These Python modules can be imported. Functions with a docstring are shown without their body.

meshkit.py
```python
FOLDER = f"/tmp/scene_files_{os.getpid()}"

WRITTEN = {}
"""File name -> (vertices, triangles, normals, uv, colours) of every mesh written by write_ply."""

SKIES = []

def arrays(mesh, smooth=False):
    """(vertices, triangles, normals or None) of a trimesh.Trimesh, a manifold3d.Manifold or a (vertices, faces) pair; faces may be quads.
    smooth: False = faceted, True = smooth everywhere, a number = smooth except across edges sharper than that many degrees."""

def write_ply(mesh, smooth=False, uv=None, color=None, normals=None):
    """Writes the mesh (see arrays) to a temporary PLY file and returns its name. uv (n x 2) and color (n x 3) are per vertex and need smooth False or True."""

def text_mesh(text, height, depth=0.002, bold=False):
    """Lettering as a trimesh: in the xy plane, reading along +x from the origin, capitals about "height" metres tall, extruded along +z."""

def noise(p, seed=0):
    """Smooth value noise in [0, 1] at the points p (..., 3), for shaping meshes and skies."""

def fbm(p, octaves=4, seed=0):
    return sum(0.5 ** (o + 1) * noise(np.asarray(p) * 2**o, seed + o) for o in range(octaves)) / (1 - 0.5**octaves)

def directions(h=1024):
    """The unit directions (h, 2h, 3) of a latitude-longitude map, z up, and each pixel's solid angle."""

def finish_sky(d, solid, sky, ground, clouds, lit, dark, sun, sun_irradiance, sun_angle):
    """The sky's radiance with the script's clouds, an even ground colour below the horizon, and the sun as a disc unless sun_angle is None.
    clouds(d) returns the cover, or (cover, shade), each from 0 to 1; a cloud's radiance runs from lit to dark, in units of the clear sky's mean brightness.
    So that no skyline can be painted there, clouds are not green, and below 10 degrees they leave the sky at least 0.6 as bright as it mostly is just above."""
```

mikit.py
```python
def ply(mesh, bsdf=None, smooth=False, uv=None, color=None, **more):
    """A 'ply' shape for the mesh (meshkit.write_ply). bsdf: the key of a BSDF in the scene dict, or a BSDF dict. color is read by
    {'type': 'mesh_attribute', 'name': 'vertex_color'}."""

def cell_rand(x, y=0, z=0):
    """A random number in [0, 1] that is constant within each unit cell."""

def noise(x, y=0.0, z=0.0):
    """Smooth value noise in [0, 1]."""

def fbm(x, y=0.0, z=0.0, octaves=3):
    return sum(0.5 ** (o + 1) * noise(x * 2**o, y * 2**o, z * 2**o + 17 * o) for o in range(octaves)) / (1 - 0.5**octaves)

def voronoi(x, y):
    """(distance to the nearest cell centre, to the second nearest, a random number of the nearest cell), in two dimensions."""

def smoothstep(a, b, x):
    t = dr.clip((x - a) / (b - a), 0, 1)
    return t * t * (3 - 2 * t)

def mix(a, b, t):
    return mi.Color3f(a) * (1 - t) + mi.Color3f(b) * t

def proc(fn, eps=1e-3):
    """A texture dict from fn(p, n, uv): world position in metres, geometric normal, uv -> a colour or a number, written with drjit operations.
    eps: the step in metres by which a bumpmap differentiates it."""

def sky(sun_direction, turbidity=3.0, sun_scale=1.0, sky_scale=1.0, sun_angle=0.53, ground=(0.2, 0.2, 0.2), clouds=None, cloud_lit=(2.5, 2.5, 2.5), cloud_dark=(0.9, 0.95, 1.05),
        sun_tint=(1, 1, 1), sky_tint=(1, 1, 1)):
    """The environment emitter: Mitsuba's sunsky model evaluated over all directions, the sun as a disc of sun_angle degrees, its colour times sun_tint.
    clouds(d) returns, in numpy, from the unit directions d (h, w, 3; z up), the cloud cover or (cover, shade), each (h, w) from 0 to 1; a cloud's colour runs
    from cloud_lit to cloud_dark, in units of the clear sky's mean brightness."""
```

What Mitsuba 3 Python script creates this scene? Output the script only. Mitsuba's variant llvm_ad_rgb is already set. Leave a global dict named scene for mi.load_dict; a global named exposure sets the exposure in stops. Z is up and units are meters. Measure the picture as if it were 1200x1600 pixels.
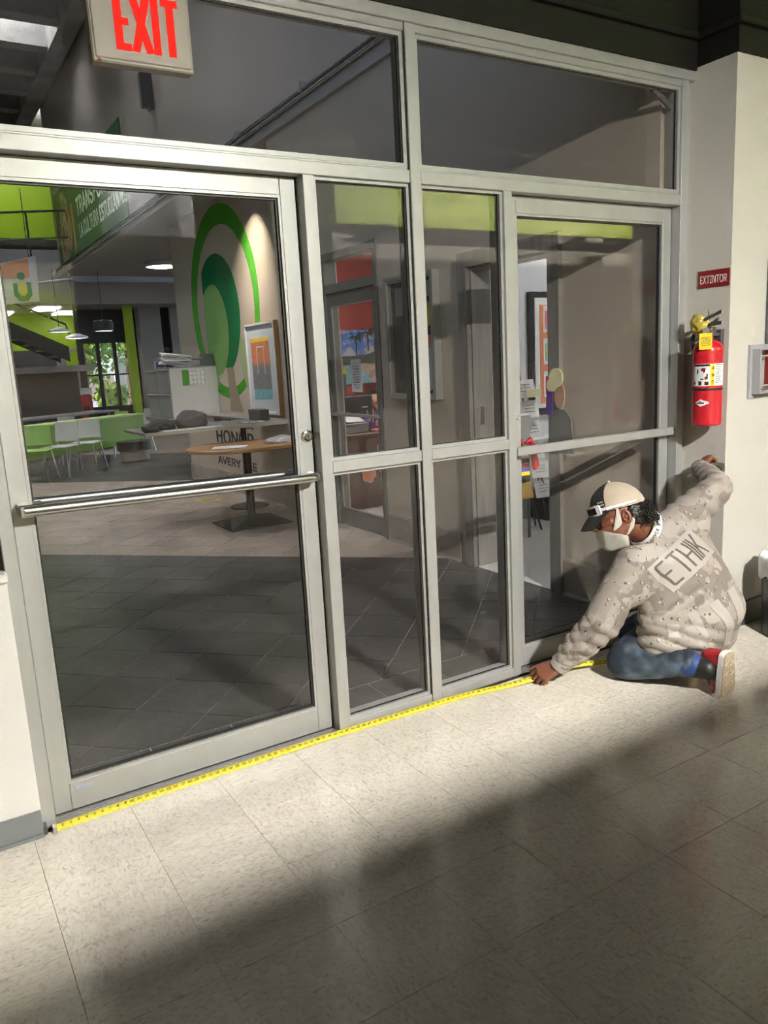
import math, random
import numpy as np, trimesh, manifold3d as m3, shapely
from shapely.geometry import Polygon, Point, box as sbox
import drjit as dr, mitsuba as mi
import mikit, meshkit
from mikit import ply, proc, noise, fbm, voronoi, cell_rand, smoothstep, mix

T = mi.ScalarTransform4f
scene, labels = {}, {}
rng = random.Random(7)

# ------------------------------------------------------------------ camera, sky, lights, exposure
CAM = np.array([-0.1927, -2.5724, 1.4411])
FWD = np.array([0.50470, 0.84199, -0.19070])
DOWN = None
def _rot(v):
    a = np.linalg.norm(v); k = np.asarray(v) / a
    K = np.array([[0, -k[2], k[1]], [k[2], 0, -k[0]], [-k[1], k[0], 0]])
    return np.eye(3) + math.sin(a) * K + (1 - math.cos(a)) * K @ K
_M = _rot([0.17285341, -0.54420286, -0.10386089]) @ np.array([[1, 0, 0], [0, 0, -1], [0, 1, 0]], float)
FWD, UP = _M[2], -_M[1]
scene['camera'] = {'type': 'perspective', 'fov': math.degrees(2 * math.atan(600 / 1220.2)), 'fov_axis': 'x', 'near_clip': 0.02, 'far_clip': 300.0,
                   'to_world': T().look_at(origin=CAM.tolist(), target=(CAM + FWD).tolist(), up=UP.tolist())}
exposure = 0.0
scene['sky'] = mikit.sky((-0.8, 0.12, 0.6), turbidity=3.5, sun_scale=8.0, sky_scale=8.0)
scene['sky']['sampling_weight'] = 4.0
def area(r, g, b): return {'type': 'area', 'radiance': {'type': 'rgb', 'value': [r, g, b]}}
def emit_box(key, x0, x1, y0, y1, z0, z1, rad, bs='white_paint', weight=1.0):
    scene[key] = ply(box(x0, x1, y0, y1, z0, z1), bs); scene[key]['emitter'] = {**area(*rad), 'sampling_weight': weight}
LAMP_Y, LAMP_Z = -3.9, 2.92
LAMPS = [(1.62, 5400.0), ]                      # (x, radiance) of the bright row above the added screen
HALL_SKYLIGHT = 30.0                             # radiance of the coffer lights in the hall
OFFICE_LIGHT = 10.0
RED_OFFICE_LIGHT = 8.0
PANEL_FILL = 170.0  # radiance of the added panels that brighten the green bands

# ------------------------------------------------------------------ helpers
def box(x0, x1, y0, y1, z0, z1):
    b = trimesh.creation.box(extents=(x1 - x0, y1 - y0, z1 - z0))
    b.apply_translation(((x0 + x1) / 2, (y0 + y1) / 2, (z0 + z1) / 2)); return b
def cbox(x0, x1, y0, y1, z0, z1, c=0.003):
    """box with chamfered edges"""
    pts = []
    for sx in (0, 1):
        for sy in (0, 1):
            for sz in (0, 1):
                p = np.array([x1 if sx else x0, y1 if sy else y0, z1 if sz else z0], float)
                d = np.array([-1 if sx else 1, -1 if sy else 1, -1 if sz else 1]) * c
                for k in range(3):
                    q = p + d; q[k] = p[k]; pts.append(q)
    return trimesh.convex.convex_hull(np.array(pts))
def cyl(p0, p1, r, n=20, r1=None):
    p0, p1 = np.asarray(p0, float), np.asarray(p1, float)
    if r1 is None:
        m = trimesh.creation.cylinder(radius=r, segment=[p0, p1], sections=n); return m
    d = p1 - p0; L = np.linalg.norm(d)
    m = trimesh.creation.revolve([[0, 0], [r, 0], [r1, L], [0, L]], sections=n)
    m.apply_transform(trimesh.geometry.align_vectors([0, 0, 1], d / L)); m.apply_translation(p0); return m
def lathe(prof, at=(0, 0, 0), n=32):
    m = trimesh.creation.revolve(prof, sections=n); m.apply_translation(at); return m
def tube(pts, r, n=10, closed=False):
    """a tube along points; r a number or a list"""
    pts = np.asarray(pts, float); N = len(pts); r = np.broadcast_to(r, N)
    tan = np.gradient(pts, axis=0); tan /= np.linalg.norm(tan, axis=1)[:, None] + 1e-12
    u = np.cross(tan[0], [0, 0, 1] if abs(tan[0][2]) < .9 else [1, 0, 0]); u /= np.linalg.norm(u)
    V = []
    for i in range(N):
        u = u - tan[i] * (u @ tan[i]); u /= np.linalg.norm(u); w = np.cross(tan[i], u)
        a = np.arange(n) * 2 * np.pi / n
        V.append(pts[i] + r[i] * (np.cos(a)[:, None] * u + np.sin(a)[:, None] * w))
    V = np.vstack(V + [pts[:1], pts[-1:]]); F = []
    for i in range(N - 1):
        for k in range(n):
            a, b = i * n + k, i * n + (k + 1) % n
            F += [[a, b, b + n], [a, b + n, a + n]]
    for k in range(n):
        F += [[N * n, (k + 1) % n, k], [N * n + 1, (N - 1) * n + k, (N - 1) * n + (k + 1) % n]]
    return trimesh.Trimesh(V, F, process=False)
def cat(*ms):
    return trimesh.util.concatenate([m for m in (ms[0] if len(ms) == 1 and isinstance(ms[0], (list, tuple)) else ms)])
def extrude(poly, h, tf=None):
    m = trimesh.creation.extrude_polygon(poly, h, engine='earcut')
    if tf is not None: m.apply_transform(tf)
    return m
def frame_tf(o, ex, ey, ez):
    M = np.eye(4); M[:3, 0], M[:3, 1], M[:3, 2], M[:3, 3] = ex, ey, ez, o; return M
def numbered(k, own=False):
    if k not in scene and (own or k not in labels): return k
    i = 1
    while f'{k}_{i:03d}' in scene or f'{k}_{i:03d}' in labels: i += 1
    return f'{k}_{i:03d}'
def obj(name, mesh, bsdf, smooth=False, parent=None, label=None, cat_=None, group=None, kind=None, **kw):
    k = numbered((parent + '__' if parent else '') + name, True)
    scene[k] = ply(mesh, bsdf, smooth, **kw)
    L = {}
    if label: L['label'] = label
    if cat_: L['category'] = cat_
    if group: L['group'] = group
    if kind: L['kind'] = kind
    if L: labels.setdefault(k, {}).update(L)
    return k
def thing(name, label, cat_=None, group=None, kind=None):
    k = numbered(name); labels[k] = {'label': label}
    if cat_: labels[k]['category'] = cat_
    if group: labels[k]['group'] = group
    if kind: labels[k]['kind'] = kind
    return k
def struct(name, label):
    return thing(name, label, kind='structure')
def text(s, h, o, ex, ey, depth=0.002, bold=True, width=None, center=False):
    """lettering: origin o, reading along ex, up ey; stretched to width if given"""
    m = meshkit.text_mesh(s, h, depth, bold)
    lo, hi = m.bounds
    m.apply_translation([-lo[0], 0, 0])
    if width: m.apply_scale([width / (hi[0] - lo[0]), 1, 1])
    if center: m.apply_translation([-(m.bounds[1][0]) / 2, 0, 0])
    ex, ey = np.asarray(ex, float), np.asarray(ey, float); ex, ey = ex / np.linalg.norm(ex), ey / np.linalg.norm(ey)
    m.apply_transform(frame_tf(o, ex, ey, np.cross(ex, ey))); return m

# ------------------------------------------------------------------ materials
def rgb(*c): return {'type': 'rgb', 'value': list(c)}
def S(r, g, b):
    """sRGB 0-255 -> linear"""
    return [((v / 255 + .055) / 1.055) ** 2.4 if v > 10 else v / 255 / 12.92 for v in (r, g, b)]
def mat(key, col, rough=0.5, metallic=0.0, spec=0.5, two=True, **kw):
    c = col if isinstance(col, dict) else rgb(*col)
    b = {'type': 'principled', 'base_color': c, 'roughness': rough, 'metallic': metallic, **kw}
    if 'specular' not in kw and metallic == 0: b['specular'] = spec
    scene[key] = {'type': 'twosided', 'bsdf': b} if two else b
    return key
def diffuse(key, col):
    scene[key] = {'type': 'twosided', 'bsdf': {'type': 'diffuse', 'reflectance': col if isinstance(col, dict) else rgb(*col)}}
    return key

def vct(p, n, uv):
    # vinyl composition tile: cream with elongated brown-grey chips, direction changing per tile
    tx, ty = dr.floor((p.x + .034) / .3048), dr.floor((p.y + .5) / .3048)
    sw = (cell_rand(tx, ty, 3) > .5)
    a, b = dr.select(sw, p.x, p.y), dr.select(sw, p.y, p.x)
    f1 = fbm(a * 85, b * 150, 1.0 + sw, 2)
    f2 = noise(a * 90 + 31, b * 170, 5.0)
    c = mix([.70, .64, .545], [.61, .55, .455], smoothstep(.50, .72, f1))
    c = c * (1 - .22 * smoothstep(.76, .9, f2))
    c = mix(c, [.78, .74, .66], .5 * smoothstep(.66, .8, noise(a * 50 + 9, b * 120 + 3, 9.0)))
    tone = .95 + .08 * cell_rand(tx, ty, 8)
    return c * tone * (.93 + .12 * fbm(p.x * 1.7, p.y * 1.7, 0, 3))
def vct_rough(p, n, uv):
    return .10 + .13 * fbm(p.x * 5, p.y * 5, 2.0, 3)
scene['vct'] = {'type': 'twosided', 'bsdf': {'type': 'bumpmap', 'arbitrary': proc(lambda p, n, uv: fbm(p.x * 14, p.y * 14, 3.0, 3) , eps=4e-3), 'scale': 0.0011,
    'bsdf': {'type': 'principled', 'base_color': proc(vct), 'roughness': proc(vct_rough), 'specular': 0.55}}}
def stone(key, base, dark, rough=.45):
    def f(p, n, uv):
        t = fbm(p.x * 3.1, p.y * 3.1, p.z * 3.1, 4)
        return mix(dark, base, smoothstep(.25, .75, t)) * (.9 + .2 * noise(p.x * 60, p.y * 60, p.z * 60))
    return mat(key, proc(f), rough)
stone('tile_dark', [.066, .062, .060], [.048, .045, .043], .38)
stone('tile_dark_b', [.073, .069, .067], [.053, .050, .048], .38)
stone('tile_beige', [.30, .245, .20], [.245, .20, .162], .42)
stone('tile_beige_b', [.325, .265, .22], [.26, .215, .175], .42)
diffuse('grout_light', [.30, .28, .26]); diffuse('grout_dark', [.06, .05, .045])
def wallf(base):
    def f(p, n, uv):
        return mi.Color3f(base) * (.955 + .06 * fbm(p.x * 1.3, p.y * 1.3, p.z * 1.3, 3) + .02 * noise(p.x * 90, p.y * 90, p.z * 90))
    return f
mat('white_paint', proc(wallf([.63, .61, .585])), .45)
mat('pillar_paint', proc(wallf([.58, .555, .505])), .5)
mat('beige_paint', proc(wallf([.46, .40, .33])), .4)
mat('mural_paint', proc(wallf([.50, .44, .37])), .4)
mat('gray_paint', proc(wallf([.30, .28, .27])), .5)
mat('slab_gray', proc(wallf([.34, .31, .29])), .6)
mat('dark_gray', [.06, .06, .065], .5)
mat('charcoal', [.028, .028, .03], .5)
mat('black_paint', proc(wallf([.009, .0085, .008])), .7, spec=.15)
mat('lime', [.36, .56, .012], .5)
mat('lime_pale', [.50, .62, .20], .5)
mat('red_wall', proc(wallf([.42, .075, .05])), .5)
mat('base_gray', [.17, .18, .19], .4)
mat('base_dark', [.05, .055, .06], .4)
def alum(p, n, uv):
    s = fbm(p.x * 30, p.y * 30, p.z * 3.0, 3)
    low = smoothstep(.75, .0, p.z)
    grime = low * smoothstep(.45, .8, fbm(p.x * 9, p.y * 9, p.z * 9, 4))
    c = mix([.44, .44, .43], [.395, .395, .385], s)
    return mix(c, [.42, .39, .36], .5 * grime)
mat('aluminum', proc(alum), .46, metallic=.42)
mat('aluminum_shade', [.42, .42, .41], .4, metallic=.4)
mat('gasket', [.012, .012, .012], .5)
mat('chrome', [.78, .78, .78], .18, metallic=1.0)
mat('satin_steel', [.66, .66, .65], .26, metallic=1.0)
mat('track_metal', [.42, .41, .40], .35, metallic=.8)
scene['pane'] = {'type': 'thindielectric', 'int_ior': 1.52}
mat('black_plastic', [.015, .015, .016], .35)
mat('gray_plastic', [.13, .135, .14], .4)
mat('white_plastic', [.75, .75, .74], .35)
mat('paper', [.80, .80, .78], .7)
mat('office_floor', [.55,.54,.50], .35); mat('label_gray', [.30,.33,.40], .5); mat('corridor_paint', proc(wallf([.32, .265, .20])), .5); mat('door_glaze', [.5,.5,.46], .15)
mat('paper_yellow', [.75, .72, .40], .7)
stone('base_stone', [.34, .29, .24], [.27, .23, .19], .45)
diffuse('mural_green', [.085, .36, .045]); diffuse('mural_dark', [.015, .20, .075]); diffuse('mural_light', [.22, .42, .14]); diffuse('mural_trunk', [.36, .30, .22]); diffuse('mural_leaf', [.36, .46, .25])
mat('letter_maroon', [.045, .028, .03], .5)
stone('concrete', [.13, .125, .12], [.09, .088, .085], .8)
mat('concrete_light', [.55, .53, .50], .8)
mat('smoke_panel', [.10, .105, .105], .15)
mat('banner_green', [.02, .075, .03], .5)
def figf(p, n, uv):
    t = noise(p.y * 6, p.z * 6, 2.0); u = noise(p.y * 9, p.z * 9, 7.0)
    c = mix([.35, .24, .16], [.55, .45, .36], smoothstep(.4, .6, t))
    c = mix(c, [.35, .05, .04], smoothstep(.55, .65, u) * smoothstep(.5, .2, dr.abs(p.z - 4.3)))
    return mix(c, [.08, .06, .05], smoothstep(.68, .75, t))
mat('figure_print', proc(figf), .5); mat('orange_print', [.55, .22, .07], .5)
scene['leaf_green'] = {'type': 'twosided', 'bsdf': {'type': 'diffuse', 'reflectance': rgb(.30, .44, .12)}}
mat('bark', [.12, .09, .06], .8)
mat('wood_edge', proc(lambda p, n, uv: mix([.42, .24, .10], [.30, .16, .06], fbm(p.x * 6 + 3, p.y * 40, p.z * 60, 3))), .35)
mat('red_wood', proc(lambda p, n, uv: mix([.085, .018, .010], [.05, .012, .007], fbm(p.x * 8, p.y * 8, p.z * 3, 3))), .25)
mat('wood_gray', proc(lambda p, n, uv: mix([.28, .26, .235], [.16, .15, .135], fbm(p.x * 30, p.y * 30, p.z * 2.5, 3))), .5)
mat('office_white', [.72, .74, .76], .5)
mat('cab_gray', [.20, .215, .23], .35); mat('cab_white', [.66, .65, .63], .35)
mat('green_plastic', [.22, .48, .06], .4); mat('fabric_dark', [.04, .038, .038], .8)
mat('red_gloss', [.55, .012, .025], .22, clearcoat=.6, clearcoat_gloss=.9); mat('red_sign', [.22, .012, .016], .35); mat('red_plastic', [.5, .02, .02], .35)
mat('brass', [.65, .50, .20], .25, metallic=1.0); mat('yellow_tag', [.85, .65, .03], .4); mat('yellow_tape', [.72, .63, .05], .35)
mat('ribbon_red', [.50, .01, .02], .5); mat('orange', [.75, .25, .10], .5); mat('teal', [.06, .35, .45], .5); mat('pink', [.75, .2, .25], .5); mat('purple', [.09, .03, .22], .6); mat('blue', [.05, .06, .3], .5)
mat('silver_frame', [.55, .54, .50], .3, metallic=.7); mat('cream_plastic', [.50, .46, .37], .4); diffuse('letter_red', [.08, .003, .003]); mat('sign_beige', [.29, .265, .215], .45)
mat('bag_pale', [.62, .60, .56], .4); mat('table_gray', [.17, .165, .155], .4); mat('bag_gray', [.085, .083, .08], .7); mat('drab_green', [.12, .12, .09], .6)
mat('mat_blue', [.60, .66, .72], .5); mat('yellow_dull', [.55, .48, .03], .5); mat('sign_white', [.55, .55, .56], .5)
mat('lime_glass', [.30, .46, .08], .3); mat('chair_pale', [.58, .60, .55], .4); mat('chair_green', [.30, .50, .14], .4)
def posterf(p, n, uv):
    z = p.z; t = noise(p.y * 40, p.z * 40, 1.0)
    c = mix([.10, .32, .38], [.20, .45, .50], t)
    g = mix([.16, .17, .19], [.24, .23, .24], fbm(p.y * 20, p.z * 20, 0, 3))
    r = mix([.55, .13, .08], [.62, .30, .14], fbm(p.y * 25, p.z * 25, 5.0, 3))
    c = dr.select(z > 1.16, g, c); c = dr.select(z > 1.428, mix(g, r, smoothstep(1.428, 1.513, z)), c)
    return dr.select((z > 1.744), mi.Color3f(.80, .55, .08), c)
mat('poster_print', proc(posterf), .4)
mat('door_gray', [.17, .165, .15], .4); mat('case_dark', [.03, .024, .026], .4); mat('palm_dark', [.02, .035, .018], .6)
mat('skin_light', [.50, .28, .19], .5); mat('hair_dark', [.012, .009, .008], .5)
def beachf(p, n, uv):
    x, z = p.x, p.z
    cl = fbm(x * 7, z * 11, 3.0, 4)
    c = mix([.10, .25, .62], [.66, .72, .80], smoothstep(.42, .62, cl))
    hill = 1.50 + .07 * noise(x * 5 + 2, 1.0, 0) + .06 * smoothstep(4.75, 5.1, x)
    c = dr.select(z < hill, mix([.035, .07, .05], [.12, .17, .13], fbm(x * 22, z * 22, 7.0, 3)), c)
    sand = 1.42 - .02 * noise(x * 8, 5.0, 0)
    c = dr.select(z < sand, mix([.50, .40, .25], [.62, .52, .36], noise(x * 20, z * 30, 0)), c)
    sea = 1.39 + .06 * (x - 4.5) - .28 * smoothstep(4.55, 5.1, x)
    c = dr.select(z < sea, mix([.10, .42, .46], [.30, .62, .62], noise(x * 10, z * 40, 0)), c)
    foam = smoothstep(.5, .62, fbm(x * 9, z * 14, 2.0, 3)) * smoothstep(4.7, 4.95, x) * smoothstep(1.42, 1.34, z)
    return mix(c, [.85, .84, .80], foam)
mat('beach', proc(beachf), .4)
mat('amber_plastic', [.55, .42, .08], .25); mat('clear_gray', [.36, .37, .38], .12); mat('gray_light', [.42, .42, .44], .4); mat('bag_white', [.70, .71, .73], .35); mat('tape_print', [.015, .013, .01], .5)
mat('skin_brown', proc(lambda p, n, uv: mix([.22, .082, .046], [.16, .056, .032], fbm(p.x * 40, p.y * 40, p.z * 40, 3))), .5)
mat('eye_white', [.45, .38, .34], .3)
def camof(p, n, uv):
    a = fbm(p.x * 13 + 3, p.y * 13, p.z * 13, 3); b = fbm(p.x * 12, p.y * 12 + 9, p.z * 12 + 4, 3)
    c = mix([.30, .26, .228], [.212, .178, .158], smoothstep(.49, .53, a))
    c = mix(c, [.355, .315, .278], smoothstep(.57, .61, b))
    def peb(s, o):
        q = [p.x * s + o, p.y * s, p.z * s]; i = [dr.floor(v) for v in q]
        r1, r2, r3, r4 = (cell_rand(i[0] + k, i[1] + k, i[2]) for k in (0, 51, 97, 163))
        d = dr.sqrt(dr.square(q[0] - i[0] - .3 - .4 * r1) + dr.square(q[1] - i[1] - .3 - .4 * r2) + dr.square(q[2] - i[2] - .3 - .4 * r3))
        return d, r4
    for s, o in ((30.0, 0.0), (36.0, 5.3)):
        d, r4 = peb(s, o); on = r4 > .55
        d2, r5 = peb(s, o + .12)
        c = dr.select(on & (d2 < .20), mi.Color3f(.09, .075, .065), c); c = dr.select(on & (d < .15), mi.Color3f(.47, .43, .385), c)
    return c
mat('camo', proc(camof), .62); mat('print_pale', [.385, .35, .32], .55); mat('print_dark', [.105, .085, .08], .55); mat('white_cloth', [.68, .67, .64], .6); mat('mask_cloth', [.52, .49, .44], .7)
def denimf(p, n, uv):
    t = fbm(p.x * 10, p.y * 10, p.z * 10, 3); w = noise(p.x * 300, p.y * 300, p.z * 300)
    return mix([.018, .027, .042], [.11, .15, .195], smoothstep(.38, .75, t)) * (.8 + .4 * w)
mat('denim', proc(denimf), .8); mat('blue_cloth', [.03, .06, .20], .6); mat('sole_tan', proc(lambda p, n, uv: mix([.50, .40, .28], [.38, .30, .21], fbm(p.x * 60, p.y * 60, p.z * 60, 2))), .5); mat('sole_light', [.62, .56, .45], .5)
mat('shoe_red', [.30, .008, .014], .3); mat('shoe_black', [.014, .014, .016], .45); mat('cap_black', [.012, .013, .013], .6); mat('cap_beige', proc(lambda p, n, uv: mix([.42, .345, .26], [.50, .42, .33], fbm(p.x * 25, p.y * 25, p.z * 25, 3))), .7); mat('lens_black', [.008, .008, .01], .12)
# ------------------------------------------------------------------ floors
fl = struct('floor', 'cream speckled vinyl tile floor in front of the glass doors')
obj('subfloor', box(-7, 12.2, -13, 0.06, -.08, -.0035), 'grout_dark', parent=fl, label='dark seams between the vinyl tiles')
P_ = .3048
tile_protos = {}
def vtile(i, j):
    x0, y0 = -.034 + i * P_, -.02 - (j + 1) * P_
    x1, y1 = x0 + P_, y0 + P_
    g = .00045
    return cbox(x0 + g, x1 - g, y0 + g, y1 - g, -.004, 0, .0005)
near, far = [], []
for j in range(0, 42):
    for i in range(-22, 39):
        x, y = -.034 + (i + .5) * P_, -.02 - (j + .5) * P_
        if -.9 < x < 4.6 and j < 7: near.append((i, j))
        else: far.append((i, j))
for i, j in near: obj('tile', vtile(i, j), 'vct', parent=fl)
obj('tile_field', cat([box(-.034 + i * P_ + .0005, -.034 + (i + 1) * P_ - .0005, -.02 - (j + 1) * P_ + .0005, -.02 - j * P_ - .0005, -.004, 0) for i, j in far]), 'vct', parent=fl, kind='stuff', label='the rest of the cream vinyl tiles')

hf = struct('floor_hall', 'dark and beige stone tiles laid diagonally in the hall behind the glass')
obj('grout_bed', box(-6, 12, .095, 24, -.06, -.003), 'grout_light', parent=hf, label='pale grout between the stone tiles')
Q = .33
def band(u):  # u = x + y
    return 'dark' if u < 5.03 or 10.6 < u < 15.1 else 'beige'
def poly_prism(pg, z0, z1, c=.0015):
    if c:
        inner = pg.buffer(-c, join_style=2)
        if not inner.is_empty and inner.geom_type == 'Polygon' and len(inner.exterior.coords) == len(pg.exterior.coords):
            pass
    m = trimesh.creation.extrude_polygon(pg, z1 - z0, engine='earcut'); m.apply_translation([0, 0, z0]); return m
s2 = math.sqrt(.5)
hall_area = Polygon([(-5, .36), (3.05, .36), (3.05, 4.6), (9, 4.6), (9, 20), (-5, 20)])
near_area = Polygon([(-.55, .36), (3.05, .36), (3.05, 8.2), (.3, 8.2)])
fieldd, fieldb, cnt = [], [], 0
U0, V0 = .77 - .467 * 12, -.26 - .467 * 60
trng = random.Random(3)
for a in range(0, 80):
    for b in range(0, 110):
        u0, v0 = U0 + .467 * a, V0 + .467 * b       # u=x+y, v=x-y
        g = .0035
        cs = [(u0 + g, v0 + g), (u0 + .467 - g, v0 + g), (u0 + .467 - g, v0 + .467 - g), (u0 + g, v0 + .467 - g)]
        pg = Polygon([((u + v) / 2, (u - v) / 2) for u, v in cs])
        if not pg.intersects(hall_area): continue
        c = pg.centroid
        inn = near_area.contains(c)
        pg = pg.intersection(hall_area)
        if pg.is_empty or pg.area < .001 or pg.geom_type != 'Polygon': continue
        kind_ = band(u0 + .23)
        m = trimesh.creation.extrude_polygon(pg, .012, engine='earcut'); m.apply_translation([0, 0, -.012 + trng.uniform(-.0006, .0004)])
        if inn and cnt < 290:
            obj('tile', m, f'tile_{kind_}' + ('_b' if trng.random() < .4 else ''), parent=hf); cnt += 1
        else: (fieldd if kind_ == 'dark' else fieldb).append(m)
for i in range(0, 12):   # border course along the glass
    x0 = -.55 + i * .33
    if x0 + .33 < 3.2: obj('border_tile', cbox(x0 + .003, x0 + .327, .11, .352, -.012, 0, .001), 'tile_dark', parent=hf)
obj('tile_field', cat(fieldb), 'tile_beige', parent=hf, kind='stuff', label='beige stone tiles farther into the hall')
obj('dark_tile_field', cat(fieldd), 'tile_dark', parent=hf, kind='stuff', label='dark stone tiles farther into the hall')
# right office floor
of = struct('floor_office', 'pale floor of the bright office on the right')
obj('slab', box(3.06, 8, .1, 2.6, -.05, .002), 'office_floor', parent=of)

# ------------------------------------------------------------------ storefront
D = .10
def member(parent, name, x0, x1, z0, z1, y0=0.0, y1=D, bs='aluminum', c=.002, label=None):
    return obj(name, cbox(x0, x1, y0, y1, z0, z1, c), bs, parent=parent, label=label)
fr = struct('storefront_frame', 'silver aluminium frame of the glass storefront')
member(fr, 'jamb', 0, .0413, 0, 2.68); member(fr, 'jamb', 3.079, 3.1238, 0, 2.645)
member(fr, 'filler_strip', 3.1238, 3.162, 0, 2.64, .025, .08, 'aluminum_shade')
member(fr, 'header', -.02, 3.1617, 2.6345, 2.6774, -.006, D)
obj('header_stop', cbox(.0413, 3.079, .004, .03, 2.606, 2.6345, .002), 'aluminum_shade', parent=fr)
member(fr, 'mullion', 1.546, 1.5926, 0, 2.6345)
obj('mullion_joint', cbox(1.5435, 1.546, .002, .08, 0, 2.6345, .0005), 'gasket', parent=fr)
member(fr, 'post', 1.0964, 1.1413, 0, 2.0851); member(fr, 'post', 1.9954, 2.0388, 0, 2.0851)
member(fr, 'transom_bar', .0413, 1.5434, 2.0851, 2.1307); member(fr, 'transom_bar', 1.5926, 3.079, 2.0851, 2.1307)
obj('transom_lip', cbox(.0413, 1.5434, .012, .05, 2.1307, 2.1405, .002), 'aluminum', parent=fr)
obj('transom_lip', cbox(1.5926, 3.079, .012, .05, 2.1307, 2.1405, .002), 'aluminum', parent=fr)
member(fr, 'rail', 1.1413, 1.5434, 1.0369, 1.0809); member(fr, 'rail', 1.5926, 1.9954, 1.0369, 1.0809)
member(fr, 'sill', 1.1413, 1.5434, 0, .0404); member(fr, 'sill', 1.5926, 1.9954, 0, .0404)
# grooved threshold of the sliding doors
th = struct('threshold', 'grooved metal threshold under the glass doors')
obj('plate', box(.0413, 1.0964, 0.0, .12, -.002, .004), 'track_metal', parent=th); obj('plate', box(2.0388, 3.079, 0.0, .12, -.002, .004), 'track_metal', parent=th)
for x0, x1 in ((.0413, 1.0964), (2.0388, 3.079)):
    for k in range(4): obj('ridge', box(x0, x1, .004 + .012 * k, .009 + .012 * k, .004, .010), 'track_metal', parent=th)
def ring(x0, x1, z0, z1, w, y0, y1):
    """rectangular picture-frame ring in the xz plane"""
    p = sbox(x0, z0, x1, z1).difference(sbox(x0 + w, z0 + w, x1 - w, z1 - w))
    m = trimesh.creation.extrude_polygon(p, y1 - y0, engine='earcut')
    m.apply_transform(frame_tf((0, y1, 0), (1, 0, 0), (0, 0, 1), (0, -1, 0))); return m
def sheet(x0, x1, z0, z1, y):
    return trimesh.Trimesh([[x0, y, z0], [x1, y, z0], [x1, y, z1], [x0, y, z1]], [[0, 1, 2], [0, 2, 3]], process=False)
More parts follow.
